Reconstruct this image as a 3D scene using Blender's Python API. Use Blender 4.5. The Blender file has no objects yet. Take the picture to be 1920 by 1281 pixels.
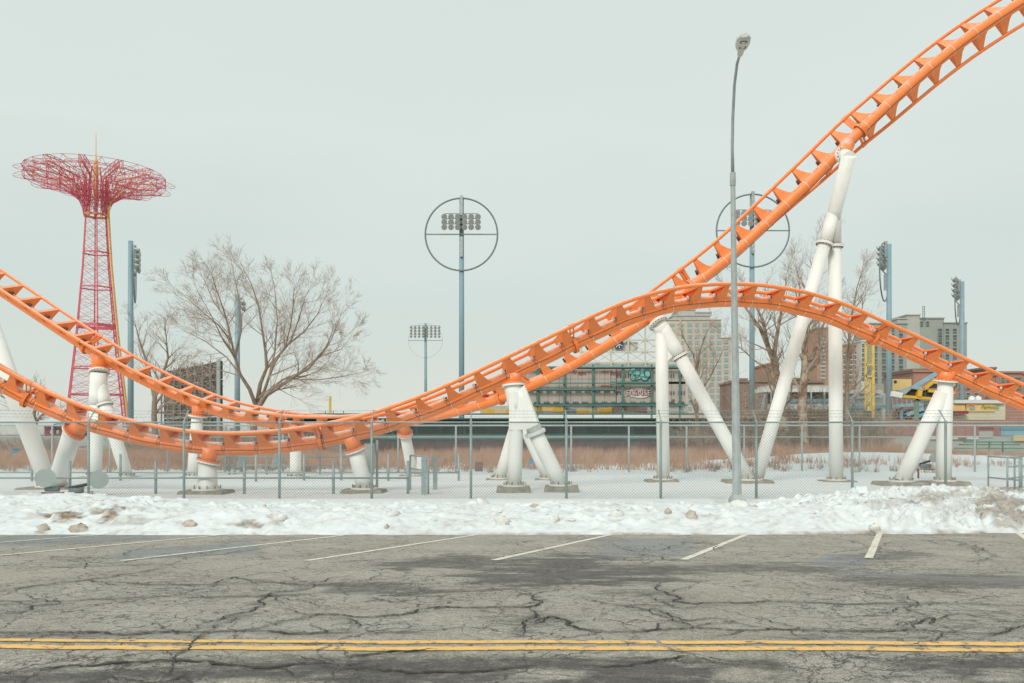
import bpy, math, random
import numpy as np
from mathutils import Vector, Matrix

random.seed(7)
rng = np.random.default_rng(11)
scene = bpy.context.scene
COL = scene.collection
R = math.radians

# ------------------------------------------------------------------ camera
EYE = 2.14
cam_d = bpy.data.cameras.new("camera")
cam = bpy.data.objects.new("camera", cam_d)
COL.objects.link(cam)
cam.location = (0, 0, EYE)
cam.rotation_euler = (R(90), 0, 0)
cam_d.lens = 30.0
cam_d.sensor_width = 36.0
cam_d.shift_y = 167.5 / 1920.0
cam_d.clip_start = 0.1
cam_d.clip_end = 6000
scene.camera = cam

# ------------------------------------------------------------------ world
SUN_EL, SUN_ROT = R(38), R(205)
world = bpy.data.worlds.new("World")
scene.world = world
world.use_nodes = True
nt = world.node_tree
nt.nodes.clear()
wo = nt.nodes.new("ShaderNodeOutputWorld")
bg = nt.nodes.new("ShaderNodeBackground")
sky = nt.nodes.new("ShaderNodeTexSky")
sky.sky_type = 'NISHITA'
sky.sun_disc = False
sky.sun_elevation = SUN_EL
sky.sun_rotation = SUN_ROT
tc = nt.nodes.new("ShaderNodeTexCoord")
sep = nt.nodes.new("ShaderNodeSeparateXYZ")
nt.links.new(tc.outputs['Generated'], sep.inputs[0])
nz = nt.nodes.new("ShaderNodeTexNoise")
nz.inputs['Scale'].default_value = 2.2
nz.inputs['Detail'].default_value = 3
mpn = nt.nodes.new("ShaderNodeMapping")
mpn.inputs['Scale'].default_value = (1, 1, 3.5)
nt.links.new(tc.outputs['Generated'], mpn.inputs[0])
nt.links.new(mpn.outputs[0], nz.inputs['Vector'])
ad = nt.nodes.new("ShaderNodeMath"); ad.operation = 'MULTIPLY_ADD'
ad.inputs[1].default_value = 0.34
nt.links.new(nz.outputs[0], ad.inputs[0])
nt.links.new(sep.outputs['Z'], ad.inputs[2])
rp = nt.nodes.new("ShaderNodeValToRGB")
nt.links.new(ad.outputs[0], rp.inputs[0])
e = rp.color_ramp.elements
e[0].position = 0.08; e[0].color = (0.69, 0.70, 0.635, 1)
e[1].position = 0.75; e[1].color = (0.63, 0.70, 0.68, 1)
m = rp.color_ramp.elements.new(0.24); m.color = (0.625, 0.68, 0.63, 1)
m = rp.color_ramp.elements.new(0.33); m.color = (0.615, 0.69, 0.65, 1)
m = rp.color_ramp.elements.new(0.50); m.color = (0.68, 0.75, 0.71, 1)
sc_ = nt.nodes.new("ShaderNodeVectorMath"); sc_.operation = 'SCALE'
sc_.inputs['Scale'].default_value = 9.9
nt.links.new(rp.outputs[0], sc_.inputs[0])
mx = nt.nodes.new("ShaderNodeMix"); mx.data_type = 'RGBA'
mx.inputs[0].default_value = 0.94
nt.links.new(sky.outputs[0], mx.inputs[6])
nt.links.new(sc_.outputs[0], mx.inputs[7])
nt.links.new(mx.outputs[2], bg.inputs[0])
bg.inputs[1].default_value = 0.1
nt.links.new(bg.outputs[0], wo.inputs[0])

sun_d = bpy.data.lights.new("sun", 'SUN')
sun_d.energy = 1.65
sun_d.angle = R(18)
sun_d.color = (1.0, 0.965, 0.91)
sun = bpy.data.objects.new("sun", sun_d)
COL.objects.link(sun)
sd = Vector((math.sin(SUN_ROT) * math.cos(SUN_EL), math.cos(SUN_ROT) * math.cos(SUN_EL), math.sin(SUN_EL)))
sun.rotation_euler = sd.to_track_quat('Z', 'Y').to_euler()

vs = scene.view_settings
vs.view_transform = 'Standard'
vs.look = 'None'
vs.exposure = 0.13
vs.gamma = 1.0
vs.use_curve_mapping = False
scene.render.engine = 'CYCLES'
scene.cycles.max_bounces = 5
scene.cycles.diffuse_bounces = 2
scene.cycles.glossy_bounces = 2
scene.cycles.caustics_reflective = False
scene.cycles.caustics_refractive = False

F = 1600.0
def P(px, py, Y):
    """place a point seen at (px,py) of the survey picture at distance Y"""
    return Vector(((px - 960) * Y / F, Y, EYE + (808 - py) * Y / F))
def GX(px, Y):
    return (px - 960) * Y / F
def GZ(py, Y):
    return EYE + (808 - py) * Y / F

# ------------------------------------------------------------------ materials
MATS = {}
def mat(name, col, rough=0.7, var=0.12, scale=3.0, bump=0.0, bscale=30.0, metal=0.0, spec=0.5, col2=None, v2=None, stretch=None, top_tint=None):
    if name in MATS: return MATS[name]
    m = bpy.data.materials.new(name); m.use_nodes = True
    n = m.node_tree; b = n.nodes['Principled BSDF']
    b.inputs['Roughness'].default_value = rough
    b.inputs['Metallic'].default_value = metal
    b.inputs['Specular IOR Level'].default_value = spec
    t = n.nodes.new('ShaderNodeTexCoord')
    src = t.outputs['Object']
    if stretch:
        mp = n.nodes.new('ShaderNodeMapping'); mp.inputs['Scale'].default_value = stretch
        n.links.new(src, mp.inputs[0]); src = mp.outputs[0]
    nn = n.nodes.new('ShaderNodeTexNoise'); nn.inputs['Scale'].default_value = scale; nn.inputs['Detail'].default_value = 6
    nn.inputs['Roughness'].default_value = 0.65
    n.links.new(src, nn.inputs['Vector'])
    r = n.nodes.new('ShaderNodeValToRGB')
    n.links.new(nn.outputs[0], r.inputs[0])
    c = Vector(col)
    a = c * (1 - var); d = Vector(col2) if col2 else c * (1 + var)
    if col2: a = c
    lo, hi = v2 if v2 else (0.33, 0.67)
    r.color_ramp.elements[0].position = lo; r.color_ramp.elements[0].color = (*a, 1)
    r.color_ramp.elements[1].position = hi; r.color_ramp.elements[1].color = (*d, 1)
    out = r.outputs[0]
    if top_tint:
        # paler tint mixed in on upward faces, broken up by noise
        g = n.nodes.new('ShaderNodeNewGeometry'); s = n.nodes.new('ShaderNodeSeparateXYZ')
        n.links.new(g.outputs['Normal'], s.inputs[0])
        n2 = n.nodes.new('ShaderNodeTexNoise'); n2.inputs['Scale'].default_value = 7; n2.inputs['Detail'].default_value = 5
        n.links.new(t.outputs['Object'], n2.inputs['Vector'])
        ma = n.nodes.new('ShaderNodeMath'); ma.operation = 'MULTIPLY_ADD'; ma.inputs[1].default_value = 0.9
        n.links.new(n2.outputs[0], ma.inputs[0]); n.links.new(s.outputs['Z'], ma.inputs[2])
        mr = n.nodes.new('ShaderNodeMapRange'); mr.inputs[1].default_value = 0.80; mr.inputs[2].default_value = 1.45
        mr.inputs[4].default_value = top_tint[3]
        n.links.new(ma.outputs[0], mr.inputs[0])
        mi = n.nodes.new('ShaderNodeMix'); mi.data_type = 'RGBA'
        n.links.new(mr.outputs[0], mi.inputs[0]); n.links.new(out, mi.inputs[6]); mi.inputs[7].default_value = (*top_tint[:3], 1)
        out = mi.outputs[2]
    n.links.new(out, b.inputs['Base Color'])
    if bump:
        bn = n.nodes.new('ShaderNodeTexNoise'); bn.inputs['Scale'].default_value = bscale; bn.inputs['Detail'].default_value = 4
        n.links.new(t.outputs['Object'], bn.inputs['Vector'])
        bp = n.nodes.new('ShaderNodeBump'); bp.inputs['Strength'].default_value = bump; bp.inputs['Distance'].default_value = 0.02
        n.links.new(bn.outputs[0], bp.inputs['Height']); n.links.new(bp.outputs[0], b.inputs['Normal'])
    MATS[name] = m
    return m

M = {}
M['orange'] = mat('orange_paint', (1.0, 0.272, 0.07), 0.42, 0.05, 2.2, top_tint=(0.94, 0.70, 0.58, 0.9), spec=0.5)
M['orange_web'] = mat('orange_paint_web', (1.0, 0.272, 0.07), 0.5, 0.06, 3.0, top_tint=(0.95, 0.62, 0.47, 0.6))
M['orange_bolt'] = mat('orange_bolt_paint', (0.30, 0.08, 0.03), 0.6, 0.2, 9)
M['cream'] = mat('cream_column_paint', (0.83, 0.82, 0.75), 0.6, 0.05, 1.6, col2=(0.89, 0.885, 0.83), v2=(0.34, 0.5), stretch=(2, 2, .25))
M['rust'] = mat('rusty_bolt', (0.16, 0.07, 0.03), 0.9, 0.4, 20)
M['concrete'] = mat('footing_concrete', (0.24, 0.205, 0.15), 0.95, 0.3, 5, bump=0.6, bscale=18, col2=(0.42, 0.39, 0.32))
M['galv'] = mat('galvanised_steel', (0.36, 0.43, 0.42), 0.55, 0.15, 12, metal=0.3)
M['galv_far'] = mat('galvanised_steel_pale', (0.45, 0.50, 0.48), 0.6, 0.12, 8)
M['mesh'] = mat('chain_link_wire', (0.24, 0.28, 0.275), 0.6, 0.15, 9)
M['lamp_steel'] = mat('street_lamp_steel', (0.40, 0.44, 0.43), 0.6, 0.1, 6, col2=(0.33, 0.36, 0.35), v2=(0.45, 0.62), stretch=(1, 1, 0.6))
M['pole_blue'] = mat('pale_blue_pole_paint', (0.25, 0.38, 0.42), 0.6, 0.08, 1.0, stretch=(1, 1, 0.3))
M['pole_blue_far'] = mat('far_blue_pole_paint', (0.27, 0.38, 0.42), 0.6, 0.08, 1.0)
M['ring'] = mat('grey_ring_steel', (0.19, 0.24, 0.24), 0.6, 0.15, 3)
M['lampgrey'] = mat('flood_lamp_grey', (0.42, 0.44, 0.43), 0.45, 0.3, 5, metal=0.4)
M['white'] = mat('white_plastic', (0.78, 0.78, 0.75), 0.5, 0.06, 5)
M['black'] = mat('black_rubber', (0.035, 0.035, 0.035), 0.7, 0.2, 8)
M['wire'] = mat('brown_cable', (0.17, 0.095, 0.065), 0.7, 0.2, 8)
M['red_steel'] = mat('red_tower_steel', (0.68, 0.135, 0.175), 0.6, 0.15, 0.3)
M['tower_yellow'] = mat('yellow_tower_steel', (0.80, 0.50, 0.14), 0.6, 0.12, 0.3)
M['tower_orange'] = mat('orange_tower_steel', (0.78, 0.30, 0.10), 0.6, 0.12, 0.3)
M['yellow'] = mat('yellow_foul_pole', (0.75, 0.53, 0.11), 0.6, 0.08, 1)
M['yellow_mesh'] = mat('pale_yellow_mesh', (0.60, 0.55, 0.30), 0.7, 0.1, 2)
M['bark'] = mat('bark', (0.22, 0.155, 0.11), 0.95, 0.3, 3, bump=0.6, bscale=12, col2=(0.38, 0.30, 0.235), stretch=(1, 1, 0.3))
M['bark_pale'] = mat('pale_bark', (0.20, 0.12, 0.075), 0.95, 0.3, 2.2, bump=0.5, bscale=10, col2=(0.44, 0.36, 0.28), v2=(0.42, 0.6))
M['twig'] = mat('twig', (0.38, 0.295, 0.23), 0.95, 0.25, 1.2)
M['green'] = mat('dark_green_paint', (0.065, 0.13, 0.115), 0.7, 0.2, 1.0)
M['teal'] = mat('teal_frame_paint', (0.085, 0.215, 0.19), 0.6, 0.15, 1.0)
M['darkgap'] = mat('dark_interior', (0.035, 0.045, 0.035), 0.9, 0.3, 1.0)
M['greypanel'] = mat('weathered_grey_panel', (0.43, 0.375, 0.325), 0.85, 0.1, 0.5, col2=(0.53, 0.48, 0.42), stretch=(1, 1, 0.3))
M['paleframe'] = mat('pale_scoreboard_truss', (0.62, 0.58, 0.46), 0.7, 0.1, 0.4, col2=(0.55, 0.36, 0.20), v2=(0.55, 0.8))
M['redgraf'] = mat('red_spray_paint', (0.42, 0.05, 0.05), 0.8, 0.1, 2)
M['tealgraf'] = mat('turquoise_spray_paint', (0.25, 0.56, 0.52), 0.8, 0.1, 2)
M['whitegraf'] = mat('white_spray_paint', (0.72, 0.68, 0.64), 0.8, 0.08, 2)
M['darkgraf'] = mat('dark_spray_outline', (0.04, 0.07, 0.07), 0.8, 0.1, 2)
M['beige_wall'] = mat('beige_brick_wall', (0.52, 0.46, 0.375), 0.9, 0.07, 0.1, col2=(0.58, 0.525, 0.445))  # wall colours of the distant blocks are lightened in place of haze
M['beige_grey'] = mat('pale_grey_penthouse', (0.50, 0.50, 0.47), 0.9, 0.07, 0.1)
M['bluewin'] = mat('pale_blue_window', (0.27, 0.42, 0.44), 0.35, 0.25, 0.12)
M['darkwin'] = mat('dark_window_glass', (0.09, 0.125, 0.125), 0.3, 0.5, 0.15)
M['brown_wall'] = mat('brown_brick_wall', (0.44, 0.27, 0.195), 0.9, 0.1, 0.12)
M['grey_wall'] = mat('grey_render_wall', (0.33, 0.36, 0.32), 0.9, 0.07, 0.1)
M['grey_wall2'] = mat('pale_grey_render_wall', (0.45, 0.47, 0.42), 0.9, 0.08, 0.15)
M['redbrick'] = mat('red_brick_wall', (0.40, 0.22, 0.17), 0.9, 0.12, 0.3)
M['pinkbrick'] = mat('faded_pink_wall', (0.36, 0.17, 0.15), 0.9, 0.12, 0.4, col2=(0.43, 0.25, 0.21))
M['darkbrown'] = mat('dark_brown_wall', (0.27, 0.19, 0.15), 0.9, 0.2, 0.2)
M['blue'] = mat('bright_blue_ride_paint', (0.12, 0.32, 0.43), 0.5, 0.2, 0.6)
M['ltblue'] = mat('light_blue_paint', (0.25, 0.43, 0.50), 0.6, 0.15, 0.6)
M['seagreen'] = mat('faded_green_panel', (0.20, 0.31, 0.25), 0.8, 0.2, 0.5)
M['rideyel'] = mat('ride_yellow_paint', (0.72, 0.42, 0.03), 0.5, 0.1, 1)
M['signyel'] = mat('yellow_sign_board', (0.74, 0.52, 0.21), 0.7, 0.06, 1)
M['creamwall'] = mat('cream_kiosk_wall', (0.62, 0.57, 0.42), 0.8, 0.06, 1)
M['roofwhite'] = mat('white_roof', (0.68, 0.68, 0.64), 0.7, 0.06, 1)
M['navy'] = mat('navy_print', (0.02, 0.05, 0.16), 0.6, 0.1, 1)
M['greentxt'] = mat('green_sign_print', (0.22, 0.30, 0.05), 0.6, 0.1, 1)
M['bboard'] = mat('brown_billboard_back', (0.085, 0.06, 0.045), 0.95, 0.4, 1.5, col2=(0.17, 0.13, 0.10))
M['reed'] = mat('dry_reed', (0.36, 0.195, 0.13), 0.95, 0.25, 1.3, col2=(0.66, 0.44, 0.31))
M['brush'] = mat('brown_brush', (0.27, 0.195, 0.14), 0.95, 0.25, 0.5, col2=(0.44, 0.34, 0.26))
M['purple'] = mat('dark_purple_brush', (0.14, 0.045, 0.06), 0.95, 0.25, 0.5, col2=(0.23, 0.13, 0.12))
M['bench'] = mat('green_bench_paint', (0.09, 0.26, 0.19), 0.6, 0.15, 1)
M['redpaint'] = mat('dark_red_paint', (0.27, 0.03, 0.04), 0.6, 0.15, 2)
M['chunk'] = mat('dirty_snow_chunk', (0.42, 0.32, 0.23), 0.9, 0.1, 5, bump=0.5, bscale=9, col2=(0.70, 0.66, 0.60))
M['chunk_white'] = mat('white_snow_chunk', (0.70, 0.66, 0.60), 0.9, 0.1, 4, bump=0.5, bscale=9, col2=(0.84, 0.86, 0.85))
M['cabinet'] = mat('grey_green_cabinet', (0.42, 0.47, 0.44), 0.6, 0.08, 2)

# ------------------------------------------------------------------ mesh helpers
class MB:
    def __init__(s): s.v = []; s.f = []
    def add(s, vs, fs):
        k = len(s.v); s.v += [tuple(v) for v in vs]; s.f += [tuple(i + k for i in f) for f in fs]; return s
    def box(s, c, sz, rot=None):
        c = Vector(c); hx, hy, hz = sz[0] / 2, sz[1] / 2, sz[2] / 2
        vs = [Vector((x, y, z)) for x in (-hx, hx) for y in (-hy, hy) for z in (-hz, hz)]
        if rot is not None: vs = [rot @ v for v in vs]
        return s.add([v + c for v in vs], [(0, 1, 3, 2), (4, 6, 7, 5), (0, 4, 5, 1), (2, 3, 7, 6), (0, 2, 6, 4), (1, 5, 7, 3)])
    def bar(s, a, b, w, h=None):
        """square bar from a to b"""
        a = Vector(a); b = Vector(b); d = b - a; L = d.length
        if L < 1e-6: return s
        q = d.to_track_quat('X', 'Z').to_matrix()
        return s.box((a + b) / 2, (L, w, h or w), q)
    def tube(s, pts, r, n=12, caps=True):
        pts = [Vector(p) for p in pts]
        rs = r if isinstance(r, (list, tuple)) else [r] * len(pts)
        vs = []; fs = []
        up = None
        for i, p in enumerate(pts):
            if i == 0: t = pts[1] - pts[0]
            elif i == len(pts) - 1: t = pts[-1] - pts[-2]
            else: t = (pts[i + 1] - pts[i]).normalized() + (pts[i] - pts[i - 1]).normalized()
            t.normalize()
            if up is None: up = Vector((0, 0, 1)) if abs(t.z) < 0.9 else Vector((0, 1, 0))
            x = up - t * up.dot(t)
            if x.length < 1e-5: x = Vector((1, 0, 0)) - t * t.x
            x.normalize(); up = x
            y = t.cross(x)
            for k in range(n):
                a = 2 * math.pi * k / n
                vs.append(p + (x * math.cos(a) + y * math.sin(a)) * rs[i])
        for i in range(len(pts) - 1):
            for k in range(n):
                k2 = (k + 1) % n
                fs.append((i * n + k, i * n + k2, (i + 1) * n + k2, (i + 1) * n + k))
        if caps:
            fs.append(tuple(range(n - 1, -1, -1))); b = (len(pts) - 1) * n; fs.append(tuple(b + k for k in range(n)))
        return s.add(vs, fs)
    def prism(s, outline, a, b):
        """outline: points of a planar polygon, extruded from offset a to offset b"""
        n = len(outline); a = Vector(a); b = Vector(b)
        vs = [Vector(p) + a for p in outline] + [Vector(p) + b for p in outline]
        fs = [tuple(range(n - 1, -1, -1)), tuple(range(n, 2 * n))] + [(i, (i + 1) % n, n + (i + 1) % n, n + i) for i in range(n)]
        return s.add(vs, fs)
    def mesh(s, name, m, smooth=False):
        me = bpy.data.meshes.new(name); me.from_pydata(s.v, [], s.f); me.update()
        if m is not None: me.materials.append(m)
        if smooth:
            me.polygons.foreach_set('use_smooth', [len(p.vertices) <= 4 for p in me.polygons])
        return me
    def build(s, name, m, parent=None, smooth=False):
        return link(name, s.mesh(name, m, smooth), parent)

def link(name, me, parent=None, loc=None):
    o = bpy.data.objects.new(name, me); COL.objects.link(o)
    if parent is not None:
        o.parent = parent
        o.matrix_parent_inverse = Matrix.Translation(parent.location).inverted() if parent.type == 'EMPTY' and False else Matrix()
    if loc is not None: o.location = loc
    return o
def tag(o, label, cat, group=None):
    o['label'] = label; o['category'] = cat
    if group: o['group'] = group
    return o
def thing(name, label, cat, group=None, loc=(0, 0, 0)):
    o = bpy.data.objects.new(name, None); COL.objects.link(o); o.location = loc
    o.empty_display_size = 0.3
    return tag(o, label, cat, group)
class Part:
    """geometry authored in world coordinates, parented under a thing standing at its base"""
    pass
def rebase(root, loc):
    """put the Empty at its base and keep the children where they are"""
    loc = Vector(loc); root.location = loc
    for c in root.children:
        c.location = Vector(c.location) - loc
def stuff(o): o['kind'] = 'stuff'; return o
def struct(o): o['kind'] = 'structure'; return o

# ------------------------------------------------------------------ value noise (numpy)
def vnoise(x, y, seed=0):
    xi = np.floor(x).astype(np.int64); yi = np.floor(y).astype(np.int64)
    xf = x - xi; yf = y - yi
    u = xf * xf * (3 - 2 * xf); v = yf * yf * (3 - 2 * yf)
    def h(a, b):
        n = (a * 374761393 + b * 668265263 + seed * 974634777) & 0x7fffffff
        n = ((n ^ (n >> 13)) * 1274126177) & 0x7fffffff
        return ((n ^ (n >> 16)) & 0xffff) / 65535.0
    return (h(xi, yi) * (1 - u) + h(xi + 1, yi) * u) * (1 - v) + (h(xi, yi + 1) * (1 - u) + h(xi + 1, yi + 1) * u) * v
def fbm(x, y, oct=4, seed=0):
    s = 0; a = 0.5; t = 0
    for i in range(oct):
        s = s + a * vnoise(x * 2 ** i + 17.3 * i, y * 2 ** i - 9.1 * i, seed + i); t += a; a *= 0.5
    return s / t
def sstep(a, b, x):
    t = np.clip((x - a) / (b - a), 0, 1); return t * t * (3 - 2 * t)
def grid_mesh(name, xs, ys, zfun, m, attrs=None, smooth=True):
    X, Y = np.meshgrid(xs, ys)
    Z = zfun(X, Y)
    n = len(xs); k = len(ys)
    co = np.stack([X, Y, Z], -1).reshape(-1, 3).astype(np.float32)
    i = np.arange(n - 1); j = np.arange(k - 1)
    I, J = np.meshgrid(i, j); a = (J * n + I).reshape(-1)
    q = np.stack([a, a + 1, a + 1 + n, a + n], -1).astype(np.int32)
    me = bpy.data.meshes.new(name)
    me.vertices.add(len(co)); me.vertices.foreach_set('co', co.reshape(-1))
    me.loops.add(q.size); me.loops.foreach_set('vertex_index', q.reshape(-1))
    me.polygons.add(len(q)); me.polygons.foreach_set('loop_start', np.arange(len(q), dtype=np.int32) * 4)
    me.polygons.foreach_set('loop_total', np.full(len(q), 4, dtype=np.int32))
    if smooth: me.polygons.foreach_set('use_smooth', np.ones(len(q), dtype=bool))
    me.update()
    if attrs:
        for an, fn in attrs.items():
            at = me.attributes.new(an, 'FLOAT', 'POINT')
            at.data.foreach_set('value', fn(X, Y, Z).reshape(-1).astype(np.float32))
    me.materials.append(m)
    return link(name, me)
def axis(a, b, fa, fb, step, coarse=1.35):
    """fine steps between fa and fb, growing outwards to a and b"""
    c = list(np.arange(fa, fb + 1e-6, step)); s = step; x = fa
    L = []
    while x > a: s *= coarse; x -= s; L.append(max(x, a))
    s = step; x = c[-1]; H = []
    while x < b: s *= coarse; x += s; H.append(min(x, b))
    return np.array(L[::-1] + c + H)

# ------------------------------------------------------------------ road
def road_h(Y): return np.where(Y > 7.25, 1.43 + 0.051 * Y, 1.909 - 0.015 * Y)
def road_z(X, Y):
    z = EYE - road_h(Y)
    z = z + np.where(Y > 20.6, (Y - 20.6) * 0.02, 0)
    return z
def road_pt(px, py, lift=0.0):
    d = py - 808
    Y = 1600 * 1.43 / (d - 81.6) if d < 397 else 1600 * 1.909 / (d + 24)
    return Vector(((px - 960) * Y / F, Y, EYE - float(road_h(np.array(Y))) + lift))
def to_px(X, Y, Z): return 960 + X * F / Y, 808 + (EYE - Z) * F / Y

CR = [([(0, 1110), (60, 1100), (165, 1088), (230, 1078), (310, 1065)], .035, .02),
      ([(165, 1088), (280, 1097), (420, 1096)], .03, .03),
      ([(380, 1105), (440, 1083), (560, 1097), (690, 1090)], .03, .03),
      ([(0, 1157), (60, 1137), (120, 1133)], .03, .02), ([(0, 1128), (90, 1128), (240, 1122), (400, 1120), (560, 1115), (640, 1110)], .03, .03),
      ([(0, 1186), (110, 1186), (200, 1188), (330, 1185), (480, 1184), (620, 1188), (800, 1183)], .05, .03),
      ([(365, 1184), (420, 1160), (480, 1140), (500, 1115), (560, 1108), (590, 1090)], .03, .03),
      ([(300, 1281), (330, 1230), (372, 1196), (400, 1175), (470, 1150)], .022, .015),
      ([(470, 1180), (540, 1165), (600, 1152), (680, 1158), (760, 1152), (830, 1138), (900, 1140), (985, 1140), (1015, 1128), (1000, 1118), (970, 1108)], .03, .045),
      ([(655, 1182), (670, 1166), (640, 1158)], .02, .02),
      ([(995, 1138), (1005, 1155), (985, 1172), (970, 1195)], .03, .03), ([(1000, 1170), (1030, 1157), (1060, 1163), (1085, 1180), (1120, 1187)], .04, .04),
      ([(1085, 1180), (1140, 1186), (1220, 1183), (1300, 1178), (1400, 1183), (1500, 1182), (1680, 1184), (1780, 1186), (1920, 1192)], .035, .035),
      ([(1220, 1090), (1245, 1110), (1262, 1128), (1300, 1133), (1400, 1131), (1480, 1129), (1600, 1134), (1760, 1132), (1920, 1136)], .05, .03),
      ([(1215, 1145), (1250, 1150), (1290, 1165), (1340, 1160), (1410, 1175)], .03, .02), ([(1230, 1140), (1260, 1165), (1300, 1180)], .03, .02),
      ([(1160, 1137), (1210, 1135), (1280, 1142), (1330, 1135)], .02, .02),
      ([(1680, 1183), (1720, 1170), (1750, 1160), (1790, 1185)], .03, .03), ([(1750, 1160), (1700, 1140), (1690, 1115)], .02, .02),
      ([(1800, 1150), (1850, 1160), (1920, 1175)], .02, .02), ([(1340, 1022), (1362, 1037)], .03, .03), ([(1640, 1025), (1680, 1037)], .02, .02),
      ([(1780, 1013), (1840, 1030), (1870, 1045)], .02, .02), ([(640, 1235), (740, 1222), (820, 1218)], .04, .03),
      ([(0, 1262), (160, 1250), (340, 1240), (520, 1252), (640, 1248)], .04, .04), ([(640, 1255), (800, 1262), (1010, 1250)], .04, .05),
      ([(1100, 1250), (1240, 1238), (1300, 1230)], .04, .03), ([(1330, 1015), (1200, 1040), (1040, 1035)], .01, .01),
      ([(100, 1064), (200, 1062), (310, 1058)], .025, .02), ([(90, 1043), (200, 1048), (330, 1044), (420, 1040), (520, 1022)], .02, .015),
      ([(620, 1055), (700, 1050), (760, 1052)], .02, .02), ([(1160, 1028), (1205, 1036)], .02, .02)]
def crack_halo(X, Y):
    h = np.zeros_like(X); n = (fbm(X * 3, Y * 3, 4, 71) - .5)
    for pts, w0, w1 in CR:
        Q = [road_pt(*q) for q in pts]
        for a_, b_ in zip(Q, Q[1:]):
            dx, dy = b_.x - a_.x, b_.y - a_.y; L2 = dx * dx + dy * dy + 1e-9
            t = np.clip(((X - a_.x) * dx + (Y - a_.y) * dy) / L2, 0, 1)
            d = np.hypot(X - a_.x - t * dx, Y - a_.y - t * dy)
            h = np.maximum(h, np.clip(1.0 - (d + n * .25) / (w0 * 5 + .05), 0, 1) * .62)
    return h
def wet_mask(X, Y, Z):
    px, py = to_px(X, Y, Z)
    n = fbm(X * 1.1, Y * 2.6, 5, 3) - 0.5
    n2 = fbm(X * 5, Y * 9, 4, 9) - 0.5
    def ell(cx, cy, rx, ry, s=1.0):
        d = ((px - cx) / rx) ** 2 + ((py - cy) / ry) ** 2
        return s * np.clip(1.35 - d + n * 2.6 + n2 * 0.9, 0, 1)
    w = ell(860, 1058, 150, 17, .9)
    w = np.maximum(w, ell(1030, 1075, 260, 32))
    w = np.maximum(w, ell(700, 1104, 120, 16, .8))
    w = np.maximum(w, ell(1290, 1066, 330, 15, .8))
    w = np.maximum(w, ell(1800, 1088, 230, 16, .8))
    w = np.maximum(w, ell(1660, 1044, 110, 11, .7))
    w = np.maximum(w, ell(1180, 1110, 90, 8, .6))
    w = np.maximum(w, ell(990, 1165, 60, 16, .55))
    w = np.maximum(w, ell(1850, 1170, 160, 40, .45))
    w = np.maximum(w, ell(500, 1092, 90, 8, .5))
    w = np.maximum(w, ell(60, 1190, 240, 8, .6))
    w = np.maximum(w, ell(1560, 1195, 240, 7, .6))
    low = sstep(1214, 1245, py) * np.clip(0.95 + n * 2.4 + n2 * 1.2, 0, 1)
    low = low * np.clip(sstep(-200, 700, px) + sstep(1248, 1275, py), 0, 1)
    w = np.maximum(w, low)
    w = np.maximum(w, 0.6 * sstep(1010, 1000, py) * np.clip(0.5 + n * 3, 0, 1))
    # pale dry islands inside the damp part
    for cx, cy, rx, ry in ((800, 1070, 60, 9), (1090, 1100, 60, 6), (1030, 1262, 110, 22), (1540, 1250, 100, 22), (1880, 1265, 70, 20), (1385, 1262, 70, 16)):
        d = ((px - cx) / rx) ** 2 + ((py - cy) / ry) ** 2
        w = w * np.clip(d + n * 1.5 + 0.1, 0.15, 1)
    w = np.maximum(w, crack_halo(X, Y))
    return np.clip(w, 0, 1)
def patch_mask(X, Y, Z):
    px, py = to_px(X, Y, Z)
    n = fbm(X * 2, Y * 3, 3, 5) - 0.5
    def quad(x0, x1, slope, off, th):
        c = off - (px - x0) * slope
        return sstep(x0, x0 + 60, px + n * 60) * sstep(x1, x1 - 40, px + n * 60) * sstep(th + 3, th, np.abs(py - c) + n * 4)
    a = quad(190, 500, 0.055, 1043, 9)
    a = np.maximum(a, quad(-400, 330, 0.045, 1034, 8))
    a = np.maximum(a, quad(1090, 1320, 0.02, 1030, 16) * .8)
    d = np.abs(py - (1068 + (px - 1500) * 0.055)); a = np.maximum(a, sstep(7, 2, d + n * 8) * sstep(1480, 1600, px))
    a = np.maximum(a, sstep(1, .5, ((px - 1580) / 60) ** 2 + ((py - 1052) / 14) ** 2 + n))
    return np.clip(a, 0, 1)

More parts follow.
